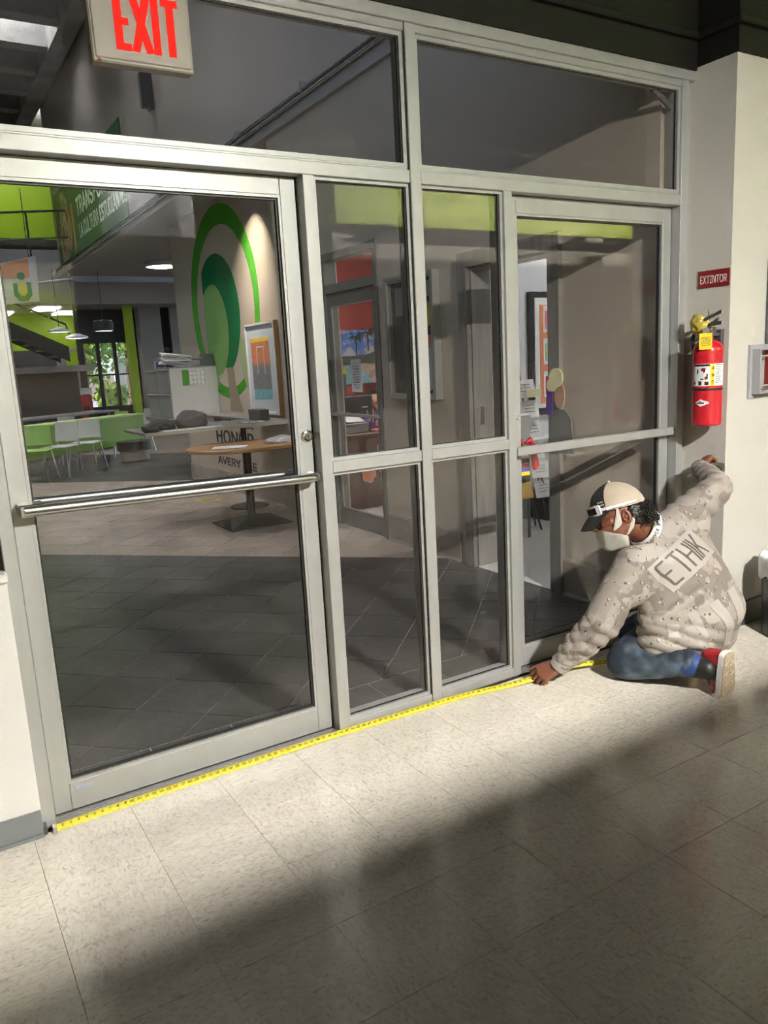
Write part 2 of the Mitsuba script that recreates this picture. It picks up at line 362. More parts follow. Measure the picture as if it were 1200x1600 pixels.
def lite(n, label, x0, x1, z0, z1, w=.012, y=.03, parts=True):
    k = struct(f'window_{n}', label)
    obj('glazing_bead', ring(x0, x1, z0, z1, w, y - .016, y - .002), 'aluminum', parent=k)
    obj('glazing_bead', ring(x0, x1, z0, z1, w, y + .004, y + .03), 'aluminum', parent=k)
    obj('gasket', ring(x0 + w - .001, x1 - w + .001, z0 + w - .001, z1 - w + .001, .004, y - .004, y + .003), 'gasket', parent=k)
    obj('pane', sheet(x0 + w - .002, x1 - w + .002, z0 + w - .002, z1 - w + .002, y), 'pane', parent=k)
    return k
w1 = lite(1, 'wide glass pane above the left door', .0413, 1.5434, 2.1405, 2.606, .016)
w2 = lite(2, 'wide glass pane above the right door and sidelight', 1.5926, 3.079, 2.1405, 2.606, .016)
obj('closer_arm', box(-.075, .075, -.006, .006, -.012, .012).apply_transform(trimesh.transformations.translation_matrix((3.0, .055, 2.56)) @ trimesh.transformations.rotation_matrix(math.radians(28), (0, 1, 0))), 'dark_gray', parent=w2, label='short dark rod in the upper right corner')
lite(3, 'upper pane of the narrow sidelight beside the left door', 1.1413, 1.5434, 1.0809, 2.0851)
lite(4, 'lower pane of the narrow sidelight beside the left door', 1.1413, 1.5434, .0404, 1.0369)
lite(5, 'upper pane of the narrow sidelight beside the right door', 1.5926, 1.9954, 1.0809, 2.0851)
lite(6, 'lower pane of the narrow sidelight beside the right door', 1.5926, 1.9954, .0404, 1.0369)

def door(n, label, x0, x1, gx0, gx1, z0, z1, gz0, gz1):
    k = struct(f'door_{n}', label); y0, y1 = .05, .095
    obj('stile', cbox(x0, gx0, y0, y1, z0, z1, .002), 'aluminum', parent=k); obj('stile', cbox(gx1, x1, y0, y1, z0, z1, .002), 'aluminum', parent=k)
    obj('top_rail', cbox(gx0 + .0008, gx1 - .0008, y0 + .0006, y1, gz1, z1, .002), 'aluminum', parent=k)
    obj('bottom_rail', cbox(gx0 + .0008, gx1 - .0008, y0 + .0006, y1, z0, gz0, .002), 'aluminum', parent=k)
    obj('glazing_bead', ring(gx0, gx1, gz0, gz1, .009, y0 + .002, y0 + .018), 'aluminum', parent=k)
    obj('gasket', ring(gx0 + .008, gx1 - .008, gz0 + .008, gz1 - .008, .0075, y0 + .012, y0 + .026), 'gasket', parent=k)
    obj('pane', sheet(gx0 + .007, gx1 - .007, gz0 + .007, gz1 - .007, .07), 'pane', parent=k)
    return k
d1 = door(1, 'left glass door with a round steel push bar', .046, 1.0885, .100, 1.030, .012, 2.083, .108, 2.022)
d2 = door(2, 'right glass door with a flat push bar, behind the kneeling man', 2.044, 3.0745, 2.098, 3.020, .012, 2.083, .102, 2.012)
for n_, (x0_, x1_) in ((d1, (.0415, .0457)), (d1, (1.0888, 1.0962)), (d2, (2.0389, 2.0437)), (d2, (3.0748, 3.0788))): obj('dark_gap_fill', box(x0_, x1_, .056, .092, .012, 2.084), 'gasket', parent=n_)  # black strips painting the shade of the open door gaps
for n_, x0_, x1_ in ((d1, .0415, 1.0962), (d2, 2.0389, 3.0788)): obj('dark_gap_fill', box(x0_, x1_, .056, .092, 2.0832, 2.085), 'gasket', parent=n_)
# push bars
pb = tube([(1.066, .045, 1.034), (1.066, .005, 1.034), (1.062, -.012, 1.034), (1.045, -.022, 1.034), (.9, -.022, 1.036), (.5, -.022, 1.042), (.075, -.022, 1.049)], .0165, 18)
k = obj('push_bar', pb, 'satin_steel', 40, parent=d1, label='round satin steel bar across the left door')
obj('end_bracket', cat(cbox(.062, .135, -.028, .05, 1.030, 1.068, .003)), 'satin_steel', parent=k)
obj('screw', cyl((.092, -.031, 1.049), (.092, -.026, 1.049), .009, 16), 'chrome', parent=k)
obj('rear_bar', tube([(.09, .15, 1.05), (.5, .15, 1.042), (1.05, .15, 1.034), (1.05, .1, 1.034)], .0165, 14), 'satin_steel', 40, parent=d1, label='matching bar on the far side of the left door')
lk = obj('lock', lathe([(0, .0), (.0235, 0), (.0235, .004), (.020, .010), (.013, .013), (.013, .018), (0, .018)], n=32).apply_transform(frame_tf((1.066, .05, 1.181), (1, 0, 0), (0, 0, 1), (0, -1, 0))), 'chrome', 30, parent=d1, label='chrome key lock')
obj('keyhole', box(1.0645, 1.0675, .0315, .0325, 1.172, 1.186), 'gasket', parent=lk)
obj('sticker', box(.118, .168, .0488, .0506, .079, .092), 'label_gray', parent=d1, label='small grey label')
k = obj('push_bar', cbox(2.046, 3.066, .002, .02, 1.000, 1.040, .004).apply_transform(trimesh.transformations.shear_matrix(0, [1, 0, 0], [0, 0, 0], [0, 0, 1]) if False else np.eye(4)), 'aluminum', parent=d2, label='flat aluminium bar across the right door')
obj('end_bracket', cbox(2.05, 2.075, .02, .05, 1.006, 1.034, .002), 'satin_steel', parent=k); obj('end_bracket', cbox(3.035, 3.062, .02, .05, 1.006, 1.034, .002), 'satin_steel', parent=k)
obj('screw', cyl((3.058, -.001, 1.028), (3.058, .003, 1.028), .004, 10), 'dark_gray', parent=k)
obj('rear_bar', cbox(2.06, 3.05, .14, .155, .985, 1.02, .003), 'aluminum', parent=d2, label='matching bar on the far side of the right door')
obj('lock', lathe([(0, 0), (.012, 0), (.012, .008), (0, .008)], n=20).apply_transform(frame_tf((2.085, .05, 1.17), (1, 0, 0), (0, 0, 1), (0, -1, 0))), 'chrome', 30, parent=d2, label='small chrome key lock')

# ------------------------------------------------------------------ camera-side room
wl = struct('wall_left', 'white low wall left of the glass doors under a ledge')
obj('panel', box(-2.6, -.001, -.03, .12, 0, .845), 'white_paint', parent=wl)
obj('ledge', cbox(-2.6, .002, -.045, .13, .845, .872, .004), 'white_paint', parent=wl, label='white ledge on top of the low wall')
wn = struct('window_7', 'dark glazing above the ledge of the low left wall')
obj('glass_panel', box(-2.6, -.001, .03, .05, .872, 2.68), 'charcoal', parent=wn)
bl = struct('baseboard_left', 'grey rubber baseboard under the white left wall')
obj('strip', cbox(-2.6, -.002, -.034, -.03, 0.002, .092, .001), 'base_gray', parent=bl)
obj('toe', cbox(-2.6, -.002, -.044, -.033, 0.001, .012, .002), 'base_gray', parent=bl)
obj('end_piece', cbox(-.002, .010, -.034, .0, 0.001, .03, .002), 'base_dark', parent=bl)
pl = struct('wall_right', 'cream pillar to the right of the glass doors')
obj('pillar_face', box(3.16, 9, -.22, .05, 0, 2.69), 'pillar_paint', parent=pl)
obj('pillar_top', box(3.16, 9, -.225, .05, 2.69, 3.6), 'black_paint', parent=pl, label='black painted top of the pillar')
obj('conduit', cbox(3.437, 3.455, -.235, -.22, 1.42, 2.66, .003), 'dark_gray', parent=pl, label='thin grey conduit running down the pillar')
br = struct('baseboard_right', 'dark rubber baseboard at the foot of the pillar')
obj('strip', cbox(3.157, 9, -.227, -.0, 0.001, .13, .002), 'base_dark', parent=br)
cl = struct('ceiling', 'black soffit and ceiling above the glass doors')
obj('soffit_face', box(-7, 9, -.012, .12, 2.6774, 3.6), 'black_paint', parent=cl)
obj('soffit_moulding', cbox(-7, 3.16, -.04, -.012, 2.80, 2.83, .005), 'black_paint', parent=cl)
obj('moulding_return', cbox(3.13, 3.16, -.255, -.012, 2.80, 2.83, .005), 'black_paint', parent=cl)
obj('moulding_return', cbox(3.13, 9, -.255, -.225, 2.80, 2.83, .005), 'black_paint', parent=cl)
obj('ceiling_slab', box(-7, 12, -13, .12, 3.6, 3.7), 'black_paint', parent=cl)
# walls of the corridor behind the photographer
wb = struct('wall_back', 'beige wall with a lime green band on the opposite side of the corridor')
obj('panel', box(4.2, 12, -5.75, -5.5, 0, 3.3), 'corridor_paint', parent=wb); obj('black_frieze', box(4.15, 12, -5.75, -5.45, 3.3, 3.6), 'black_paint', parent=wb); obj('black_frieze', box(4.13, 4.4, -13, -5.75, 3.3, 3.6), 'black_paint', parent=wb)
obj('return_panel', box(4.2, 4.4, -13, -5.75, 0, 3.6), 'corridor_paint', parent=wb)
def ribbon(pts, z0, z1, th):
    """a curved upright band along plan points, its face towards +y"""
    P_ = np.array(pts, float); Tn_ = np.gradient(P_, axis=0); Tn_ /= np.linalg.norm(Tn_, axis=1)[:, None]; N_ = np.stack([Tn_[:, 1], -Tn_[:, 0]], 1)
    pg = Polygon(np.vstack([P_ + N_ * th / 2, (P_ - N_ * th / 2)[::-1]])); m = trimesh.creation.extrude_polygon(pg.buffer(0), z1 - z0, engine='earcut'); m.apply_translation((0, 0, z0)); return m
cv = [(12, -5.36), (4.4, -5.36), (4.2, -5.38), (4.1, -5.48), (4.08, -5.65), (4.08, -6.5), (4.08, -8.2)]
obj('green_band', ribbon(cv, 2.95, 3.36, .05), 'lime', parent=wb, label='lime green curved band')
obj('light_shield', ribbon([(12, -4.95), (4.4, -4.95), (4.2, -4.95)], 2.74, 2.76, .62), 'charcoal', parent=wb, label='dark shield added below the lime green band to cut off the panel light')  # shelf added to keep the panel light off the wall below
def added_panel_light(lab, a, b, up, nrm, rad, w):  # added panels brightening the green bands, no such lamps in view
    """an added, unseen one sided light panel from a to b, its width along up, shining along nrm"""
    k = thing('added_panel_lamp', lab, 'lamp'); a, b, up = (np.array(q_, float) for q_ in (a, b, up))
    m = trimesh.Trimesh([a, b, b + up, a + up], [[0, 1, 2], [0, 2, 3]], process=False)
    if m.face_normals[0] @ np.array(nrm) < 0: m.invert()
    n_ = m.face_normals[0]; obj('housing', hullm([p_ - n_ * d_ for p_ in (a, b, b + up, a + up) for d_ in (.004, .03)]), 'charcoal', parent=k)
    scene[k + '__tube'] = ply(m, 'white_plastic'); scene[k + '__tube']['emitter'] = {**area(rad, rad * .97, rad * .9), 'sampling_weight': w}
def hullm(p): return trimesh.convex.convex_hull(np.array(p))
added_panel_light('added unseen panel light brightening the lime green band of the corridor', (3.9, -4.25, 3.30), (10.2, -4.25, 3.30), (0, -.14, .26), (0, -1, -.5), PANEL_FILL, 7.0)
added_panel_light('added unseen panel light brightening the far green band of the corridor', (-5.5, -10.9, 3.2), (3.3, -10.9, 3.2), (0, -.14, .26), (0, -1, -.5), PANEL_FILL, 5.0)
for x in (8.12, 9.1): obj('column', box(x, x + .32, -5.5, -5.36, 0, 2.95), 'corridor_paint', parent=wb)
dr3 = struct('door_3', 'glazed door with a white frame on the opposite corridor wall')
obj('frame', cat(box(7.2, 7.28, -5.5, -5.42, 0, 2.0), box(8.72, 8.80, -5.5, -5.42, 0, 2.0), box(7.2, 8.8, -5.5, -5.42, 1.93, 2.0)), 'white_paint', parent=dr3)
obj('leaf', box(7.28, 8.72, -5.5, -5.47, .0, 1.93), 'door_glaze', parent=dr3)
obj('push_bar', cyl((7.3, -5.4, 1.05), (8.7, -5.4, 1.05), .02), 'satin_steel', parent=dr3)
obj('lettering', text('servicio', .11, (8.70, -5.468, 1.72), (-1, 0, 0), (0, 0, 1), .003), 'dark_gray', parent=dr3)
we = struct('wall_end', 'far walls closing the corridor')
obj('panel', box(-7.2, -7, -13, .1, 0, 3.6), 'corridor_paint', parent=we); obj('panel', box(-7, 4.5, -13.2, -13, 0, 3.6), 'corridor_paint', parent=we)
obj('panel', box(12, 12.2, -5.6, .1, 0, 3.6), 'corridor_paint', parent=we)
gp_ = Polygon([(-6, 2.47), (3.4, 2.43), (3.62, 2.5), (3.66, 2.6), (3.55, 2.68), (1.6, 3.03), (-6, 3.3)]); m = trimesh.creation.extrude_polygon(gp_, .05, engine='earcut'); m.apply_transform(frame_tf((0, -12, 0), (1, 0, 0), (0, 0, 1), (0, -1, 0)))
obj('green_band', m, 'lime', parent=we, label='lime green band with a rounded end')
obj('light_shield', box(-6, 3.4, -11.75, -11.62, 2.28, 2.32), 'charcoal', parent=we)  # same added shield, under the far band
sc_ = struct('partition', 'added dark screen out of view that shades the near floor from the lamp')  # unseen screen added to cast the shadow edge on the near floor
obj('panel', cbox(.95, 1.97, -3.25, -3.2, 1.62, 2.305, .004), 'dark_gray', parent=sc_)
obj('post', box(1.0, 1.05, -3.25, -3.2, 0, 1.62), 'dark_gray', parent=sc_); obj('post', box(1.87, 1.92, -3.25, -3.2, 0, 1.62), 'dark_gray', parent=sc_)
lm = thing('corridor_lamp', 'bright white lamp box hanging from the black corridor ceiling', 'lamp')
for x, rad in LAMPS:
    obj('stem', cyl((x, LAMP_Y, LAMP_Z + .006), (x, LAMP_Y, 3.595), .012), 'dark_gray', parent=lm)
    emit_box(lm + '__tube', x - .16, x + .16, LAMP_Y - .045, LAMP_Y + .045, LAMP_Z - .006, LAMP_Z + .006, (rad, rad * .975, rad * .92), weight=16.0)
    obj('added_hood', cat(box(x - .36, x + .36, LAMP_Y - .11, LAMP_Y - .09, 2.48, 3.05), box(x - .36, x + .36, LAMP_Y - .11, LAMP_Y + .28, 2.46, 2.48), box(x - .38, x - .36, LAMP_Y - .11, LAMP_Y + .33, 2.46, 3.05), box(x + .36, x + .38, LAMP_Y - .11, LAMP_Y + .33, 2.46, 3.05)), 'charcoal', parent=lm)  # plates added round the lamp to keep its light off the corridor behind
# ------------------------------------------------------------------ hall behind the glass
def wall_x(x0, x1, poly):
    """a wall slab from a polygon in (y, z), between x0 and x1"""
    m = trimesh.creation.extrude_polygon(poly, x1 - x0, engine='earcut')
    m.apply_transform(np.array([[0, 0, 1, x0], [1, 0, 0, 0], [0, 1, 0, 0], [0, 0, 0, 1.0]])); return m
wh = struct('wall_hall_right', 'beige hall wall with the tree mural, display case and two office doors')
WP = sbox(.1, 0, 4.6, 3.66).difference(sbox(2.74, -1, 3.66, 2.35)).difference(sbox(.85, -1, 1.60, 2.0))
obj('panel', wall_x(3.05, 3.2, WP), 'beige_paint', parent=wh)
KY, KZ, KK, TXW = .5550, -.3110, 1.2158, 3.75
def kp(p): return shapely.affinity.affine_transform(p, [KK, 0, 0, KK, KY, KZ])
wm = struct('wall_mural', 'beige wall with the round tree mural behind the low counter wall')
obj('panel', box(TXW, 3.95, 6.2, 10.07, 0, 3.66), 'mural_paint', parent=wm)
dg = trimesh.creation.extrude_polygon(Polygon([(3.05, 4.6), (3.2, 4.6), (3.95, 6.25), (3.95, 6.4), (3.75, 6.4), (3.75, 6.15)]), 3.66, engine='earcut'); obj('end_panel', dg, 'beige_paint', parent=wm)
hwl = struct('wall_low', 'low beige counter wall with dark lettering')
obj('panel', box(3.05, 3.17, 4.6, 7.83, 0, .86), 'beige_paint', parent=hwl); obj('cap', cbox(3.03, 3.25, 4.6, 7.85, .86, .885, .003), 'table_gray', parent=hwl)
obj('back_counter', cbox(3.0, 3.75, 7.86, 9.75, .72, .78, .003), 'table_gray', parent=hwl)
# cove base tiles
yy = .12
while yy < 7.8:
    y1 = min(yy + .33, 7.83)
    mid = (yy + y1) / 2
    if mid < 7.9 and not (2.70 < mid < 3.70 or .76 < mid < 1.69):
        a, b = yy + .002, y1 - .002
        if a < 2.70 < b: b = 2.74
        pr_ = Polygon([(0, 0), (.024, 0), (.016, .02), (.013, .205), (.008, .218), (0, .218)])
        m = trimesh.creation.extrude_polygon(pr_, b - a, engine='earcut')
        m.apply_transform(np.array([[-1, 0, 0, 3.05], [0, 0, 1, a], [0, 1, 0, .001], [0, 0, 0, 1.0]])); m.invert()
        obj('base_tile', m, 'base_stone', parent=wh)
    yy = y1
# mural of a round tree, painted on the wall
def paint(poly, d=.0015, x=3.75):
    poly = kp(poly); ps = getattr(poly, 'geoms', [poly])
    return cat([wall_x(x - d, x, p) for p in ps if p.geom_type == 'Polygon' and p.area > 1e-5])
Cy, Cz, Rr = 6.12, 2.16, 1.06
ringp = Point(Cy, Cz).buffer(Rr, 48).difference(Point(Cy - .03, Cz - .05).buffer(Rr - .17, 48))
obj('mural_ring', paint(ringp), 'mural_green', parent=wh, label='bright green painted ring around the tree')
crown = shapely.affinity.scale(Point(6.3, 2.04).buffer(1, 40), .68, .68).intersection(sbox(5.2, 1.45, 6.74, 3))
obj('mural_crown', paint(crown, .0022), 'mural_dark', parent=wh, label='dark green painted tree crown')
crown2 = shapely.affinity.scale(Point(6.46, 1.88).buffer(1, 40), .46, .52).intersection(sbox(5.2, 1.3, 6.735, 2.6))
obj('mural_crown_light', paint(crown2, .0028), 'mural_light', parent=wh, label='lighter green inner part of the painted crown')
trunk = Polygon([(6.15, .95), (5.75, .95), (5.92, 1.25), (5.95, 1.45), (5.72, 1.9), (5.80, 1.92), (6.0, 1.6), (6.05, 1.9), (6.11, 1.9), (6.10, 1.6), (6.35, 1.9), (6.42, 1.88), (6.16, 1.45), (6.14, 1.2)])
obj('mural_trunk', paint(trunk, .0018), 'mural_trunk', parent=wh, label='pale brown painted tree trunk')
leaf = shapely.affinity.rotate(shapely.affinity.scale(Point(5.52, 1.42).buffer(1, 24), .16, .36), -28)
leaf2 = shapely.affinity.rotate(shapely.affinity.scale(Point(6.58, 1.32).buffer(1, 24), .13, .40), 30)
obj('mural_leaf', paint(leaf, .0018), 'mural_leaf', parent=wh); obj('mural_leaf', paint(leaf2, .0018), 'mural_leaf', parent=wh)
for s_, y0, z0, h_, w_ in (('PROGRAMA DE', 6.75, .77, .085, 1.25), ('HONOR', 6.72, .565, .15, 1.2), ('AVERY A  E', 6.75, .30, .09, 1.25)):
    obj('lettering', text(s_, h_, (3.0495, y0, z0), (0, -1, 0), (0, 0, 1), .002, True, w_), 'letter_maroon', parent=hwl)
# upper wall, slab edge and conduit
wu = struct('wall_hall_upper', 'upper grey wall of the hall above the pipe')
obj('panel', box(3.05, 3.3, .1, 15.5, 3.72, 7.2), 'slab_gray', parent=wu)
obj('slab_edge', box(3.02, 3.2, .1, 16, 3.52, 3.64), 'slab_gray', parent=wu)
obj('groove', box(3.045, 3.2, .1, 16, 3.64, 3.72), 'charcoal', parent=wu)
obj('conduit_pipe', cyl((3.02, .1, 3.69), (3.02, 14, 3.62), .022, 12), 'dark_gray', True, parent=wu, label='dark pipe running along the wall')
obj('conduit_pipe', cyl((3.0, .1, 3.645), (3.0, 14, 3.58), .016, 12), 'track_metal', True, parent=wu, label='thin metal pipe beneath the dark one')
for y in (2.2, 3.7, 5.2): obj('pipe_clamp', box(2.99, 3.04, y, y + .04, 3.66, 3.74), 'track_metal', parent=wu)
obj('wall_bracket', cat(wall_x(3.02, 3.05, Polygon([(7.95, 4.72), (8.1, 4.72), (8.35, 5.06), (8.0, 5.14)])), box(2.9, 3.05, 7.9, 7.98, 4.7, 5.1)), 'dark_gray', parent=wu)
wa = struct('wall_alcove', 'grey walls of the recess behind the mural wall')
obj('back_panel', box(3.6, 9, 14.0, 14.2, 0, 3.5), 'dark_gray', parent=wa) if False else None
obj('gray_column', box(5.05, 5.58, 17.3, 17.7, 0, 3.02), 'gray_paint', parent=wa)
obj('dark_recess', box(5.58, 5.84, 17.5, 17.7, 0, 3.02), 'black_paint', parent=wa)
obj('column_panel', box(5.84, 9, 17.4, 17.6, 0, 3.02), 'gray_paint', parent=wa)
ca = struct('ceiling_alcove', 'grey lower ceiling with one round lamp beyond the mural wall')
obj('slab', box(3.05, 9.2, 4.6, 16.6, 3.66, 3.72), 'slab_gray', parent=ca)
dl = thing('ceiling_downlight', 'large round white ceiling light glowing left of the tree mural', 'lamp')
obj('rim', lathe([(.34, 0), (.37, 0), (.37, .08), (.34, .08)], (4.85, 14.2, 3.58), 40), 'white_plastic', parent=dl)
obj('diffuser', lathe([(0, .008), (.34, .008), (.34, .03), (0, .03)], (4.85, 14.2, 3.58), 40), 'white_plastic', parent=dl); scene[dl + '__diffuser']['emitter'] = area(9, 8.8, 8.4)
sp_ = thing('added_spot', 'added unseen spot lamp making the bright glow on the mural wall', 'lamp'); obj('can', cyl((3.27, 6.5, 3.60), (3.27, 6.5, 3.655), .05), 'white_plastic', parent=sp_)  # spot put in to brighten the mural wall, the lamp itself is unseen
scene['added_spot_beam'] = {'type': 'spot', 'to_world': T().look_at(origin=[3.27, 6.5, 3.585], target=[3.75, 6.85, 2.15], up=[0, 1, 0]), 'intensity': {'type': 'rgb', 'value': [26.0, 22.5, 18.0]}, 'sampling_weight': 5.0, 'cutoff_angle': 36.0, 'beam_width': 4.0}
# ceiling with coffers
ch = struct('ceiling_hall', 'dark waffle slab ceiling high above the hall')
obj('slab', box(-6, 12, .1, 24, 7.6, 7.75), 'concrete', parent=ch)
for i in range(15): obj('cross_beam', box(-6, 2.98, .6 + 1.15 * i, .9 + 1.15 * i, 6.75, 7.6), 'concrete', parent=ch)
for i in range(5): obj('long_beam', box(2.68 - 1.75 * i, 2.98 - 1.75 * i, .1, 17.2, 6.7, 7.6), 'concrete', parent=ch)
obj('edge_beam', box(-6, 3.0, 16.6, 17.6, 6.1, 7.6), 'concrete', parent=ch)
for n_, (ix, iy) in enumerate([(0, 3), (0, 6), (1, 8), (1, 10), (2, 4), (1, 3), (1, 6), (0, 9)]):
    x1 = 2.63 - 1.75 * ix; y0 = .93 + 1.15 * iy
    if ix == 0: x1 -= 0
    k_ = thing('coffer_light', ['larger bright rectangular light in the high dark coffers, nearest the exit sign', 'smaller bright rectangular light in the high dark coffers at the left edge'][n_] if n_ < 2 else 'bright rectangular light in the high dark coffers beyond the left edge', 'lamp', 'lights in the ceiling coffers')
    emit_box(k_, x1 - 1.38, x1 - .02, y0, y0 + .75, 7.50, 7.56, (HALL_SKYLIGHT, HALL_SKYLIGHT, HALL_SKYLIGHT * 1.03), 'white_plastic') if ix else emit_box(k_, x1 - 1.3, x1 - .1, y0, y0 + .7, 7.50, 7.56, (HALL_SKYLIGHT,) * 3, 'white_plastic')
# tall glazed screens by the upper wall
gsn = struct('window_8', 'tall narrow glass panels hanging high at the end of the hall')
for i in range(7):
    x = 3.2 + i * .24
    obj('panel', box(x, x + .21, 16.0 + .25 * i, 16.02 + .25 * i, 5.2, 7.5 + .05 * i), 'smoke_panel', parent=gsn)
    obj('edge_strip', box(x + .21, x + .222, 15.99 + .25 * i, 16.01 + .25 * i, 5.2, 7.5 + .05 * i), 'track_metal', parent=gsn)
# banner on the upper wall
bn = thing('wall_banner', 'dark green banner with white lettering and a printed figure on the upper wall', 'banner')
obj('sheet', box(3.03, 3.045, 9.6, 15.2, 3.70, 5.05), 'banner_green', parent=bn)
obj('lettering', text('TRANSFORMANDO', .30, (3.03, 13.1, 4.30), (0, -1, 0), (0, 0, 1), .004, True, 3.9), 'white_plastic', parent=bn)
obj('lettering', text('LA CULTURA ESTUDIANTIL', .24, (3.03, 13.05, 3.92), (0, -1, 0), (0, 0, 1), .004, True, 3.45), 'white_plastic', parent=bn)
fp = [(14.9, 3.72), (14.1, 3.72), (13.75, 4.0), (13.7, 4.3), (13.95, 4.75), (14.1, 4.95), (14.45, 4.98), (14.7, 4.6), (14.95, 4.2)]
obj('figure_print', wall_x(3.026, 3.03, Polygon(fp)), 'figure_print', parent=bn, label='printed standing figure')
obj('orange_stripe', wall_x(3.026, 3.03, sbox(13.45, 3.72, 13.62, 4.6)), 'orange_print', parent=bn, label='orange printed stripe')
# mezzanine, green upper wall
ww = thing('added_wall_lamp', 'added unseen lamp brightening the lime green upper wall from above', 'lamp'); emit_box(ww, -2.5, 4.0, 18.3, 18.5, 7.1, 7.2, (26, 26, 26), 'white_plastic')  # lamp added out of view to brighten the green upper wall
mz = struct('wall_hall_far', 'lime green and grey walls at the far end of the hall')
obj('green_upper', box(-3, 4.3, 20.0, 20.2, 4.95, 7.6), 'lime', parent=mz)
obj('dark_band', box(-3, 4.3, 19.9, 20.1, 4.6, 4.95), 'black_paint', parent=mz)
obj('gray_parapet', box(-3, 4.1, 18.6, 18.8, 3.35, 4.5), 'slab_gray', parent=mz)
obj('soffit_slab', box(-3, 9.2, 16.3, 22, 3.02, 3.5), 'gray_paint', parent=mz)
obj('green_lower', box(-3, 4.2, 19.5, 19.7, 2.15, 3.02), 'lime', parent=mz)
obj('dark_wall', box(-3, 3.68, 19.48, 19.7, 0, 2.15), 'dark_gray', parent=mz)
obj('green_panel', box(2.95, 3.70, 19.44, 19.5, .58, 1.0), 'lime', parent=mz); obj('green_panel', box(3.62, 4.05, 19.44, 19.5, 1.57, 2.06), 'lime', parent=mz)
obj('gray_pier', box(3.38, 4.12, 19.46, 19.6, 0, 2.15), 'gray_paint', parent=mz)
obj('green_post', box(4.62, 4.80, 16.9, 17.1, 0, 3.02), 'lime', parent=mz)
obj('green_sill', box(4.6, 9, 16.85, 17.1, 0, .45), 'lime', parent=mz)
obj('closing_panel', box(5.0, 9.2, 17.98, 18.2, 0, 3.02), 'dark_gray', parent=mz); obj('closing_panel', box(3.3, 12, 21.9, 22.1, 3.3, 7.6), 'gray_paint', parent=mz)
obj('side_panel', box(-6.2, -6, .1, 24, 0, 7.6), 'gray_paint', parent=mz); obj('side_panel', box(-6, -3, 21.8, 22, 0, 7.6), 'gray_paint', parent=mz)
# daylight window
wd = struct('window_9', 'bright window with dark frames at the far end of the hall')
wx = [3.78, 4.10, 4.16, 4.52, 4.58, 4.93]
obj('frame', cat(box(3.66, 3.80, 17.97, 18.07, .5, 2.4), box(4.10, 4.18, 17.97, 18.07, .5, 2.4), box(4.50, 4.58, 17.97, 18.07, .5, 2.4), box(4.92, 5.25, 17.97, 18.07, .0, 2.4),
    box(3.66, 5.2, 17.97, 18.07, .45, .66), box(3.66, 5.2, 17.97, 18.07, 1.42, 1.46), box(3.66, 5.2, 17.97, 18.07, 2.22, 3.02), box(3.66, 5.2, 17.98, 18.06, 0, .5)), 'charcoal', parent=wd)
obj('pane', sheet(3.8, 4.1, .66, 2.22, 18.02), 'pane', parent=wd); obj('pane', sheet(4.18, 4.5, .66, 2.22, 18.02), 'pane', parent=wd); obj('pane', sheet(4.58, 4.92, .66, 2.22, 18.02), 'pane', parent=wd)
# outside
og = struct('ground_outside', 'bright paved ground outside the far window')
obj('slab', box(-10, 30, 24, 60, -.6, -.3), 'concrete_light', parent=og)
tr_ = np.random.default_rng(5)
def leafball(c, r, n, seed):
    g = np.random.default_rng(seed); d = g.normal(size=(n, 3)); d /= np.linalg.norm(d, axis=1)[:, None]
    p = np.array(c) + d * (r * (.55 + .5 * g.random((n, 1)))) * [1, .8, .9]
    a = g.normal(size=(n, 3)); a /= np.linalg.norm(a, axis=1)[:, None]; b = np.cross(a, d); b /= np.linalg.norm(b, axis=1)[:, None] + 1e-9
    s = .12 + .1 * g.random((n, 1))
    V = np.stack([p - a * s, p + b * s * .5, p + a * s, p - b * s * .5], 1).reshape(-1, 3)
    i = np.arange(n) * 4
    return trimesh.Trimesh(V, np.vstack([np.stack([i, i + 1, i + 2], 1), np.stack([i, i + 2, i + 3], 1)]), process=False)
for c, r, lab in (((6.0, 31.0, 2.2), 1.5, 'left leafy tree outside the far window'), ((9.2, 36.0, 3.4), 1.7, 'right leafy tree outside the far window')):
    t_ = thing('tree', lab, 'tree')
    obj('foliage', leafball(c, r, 900, int(r * 10)), 'leaf_green', parent=t_, kind='stuff')
    obj('trunk', cyl((c[0], c[1], -.4), c, .12, 10, .06), 'bark', True, parent=t_)
t_ = thing('shrub', 'low bright shrub outside the far window', 'shrub')
obj('foliage', leafball((6.6, 28.3, .6), .6, 500, 3), 'leaf_green', parent=t_, kind='stuff'); obj('stem', cyl((6.6, 28.3, -.4), (6.6, 28.3, .6), .05, 8), 'bark', parent=t_)
bo = thing('outdoor_wall', 'pale building wall outside the far window', 'building')
obj('wall', box(9.2, 24, 38, 39, -.4, 2.1), 'white_paint', parent=bo); obj('coping', box(9.1, 24, 37.9, 39, 2.1, 2.25), 'white_paint', parent=bo)
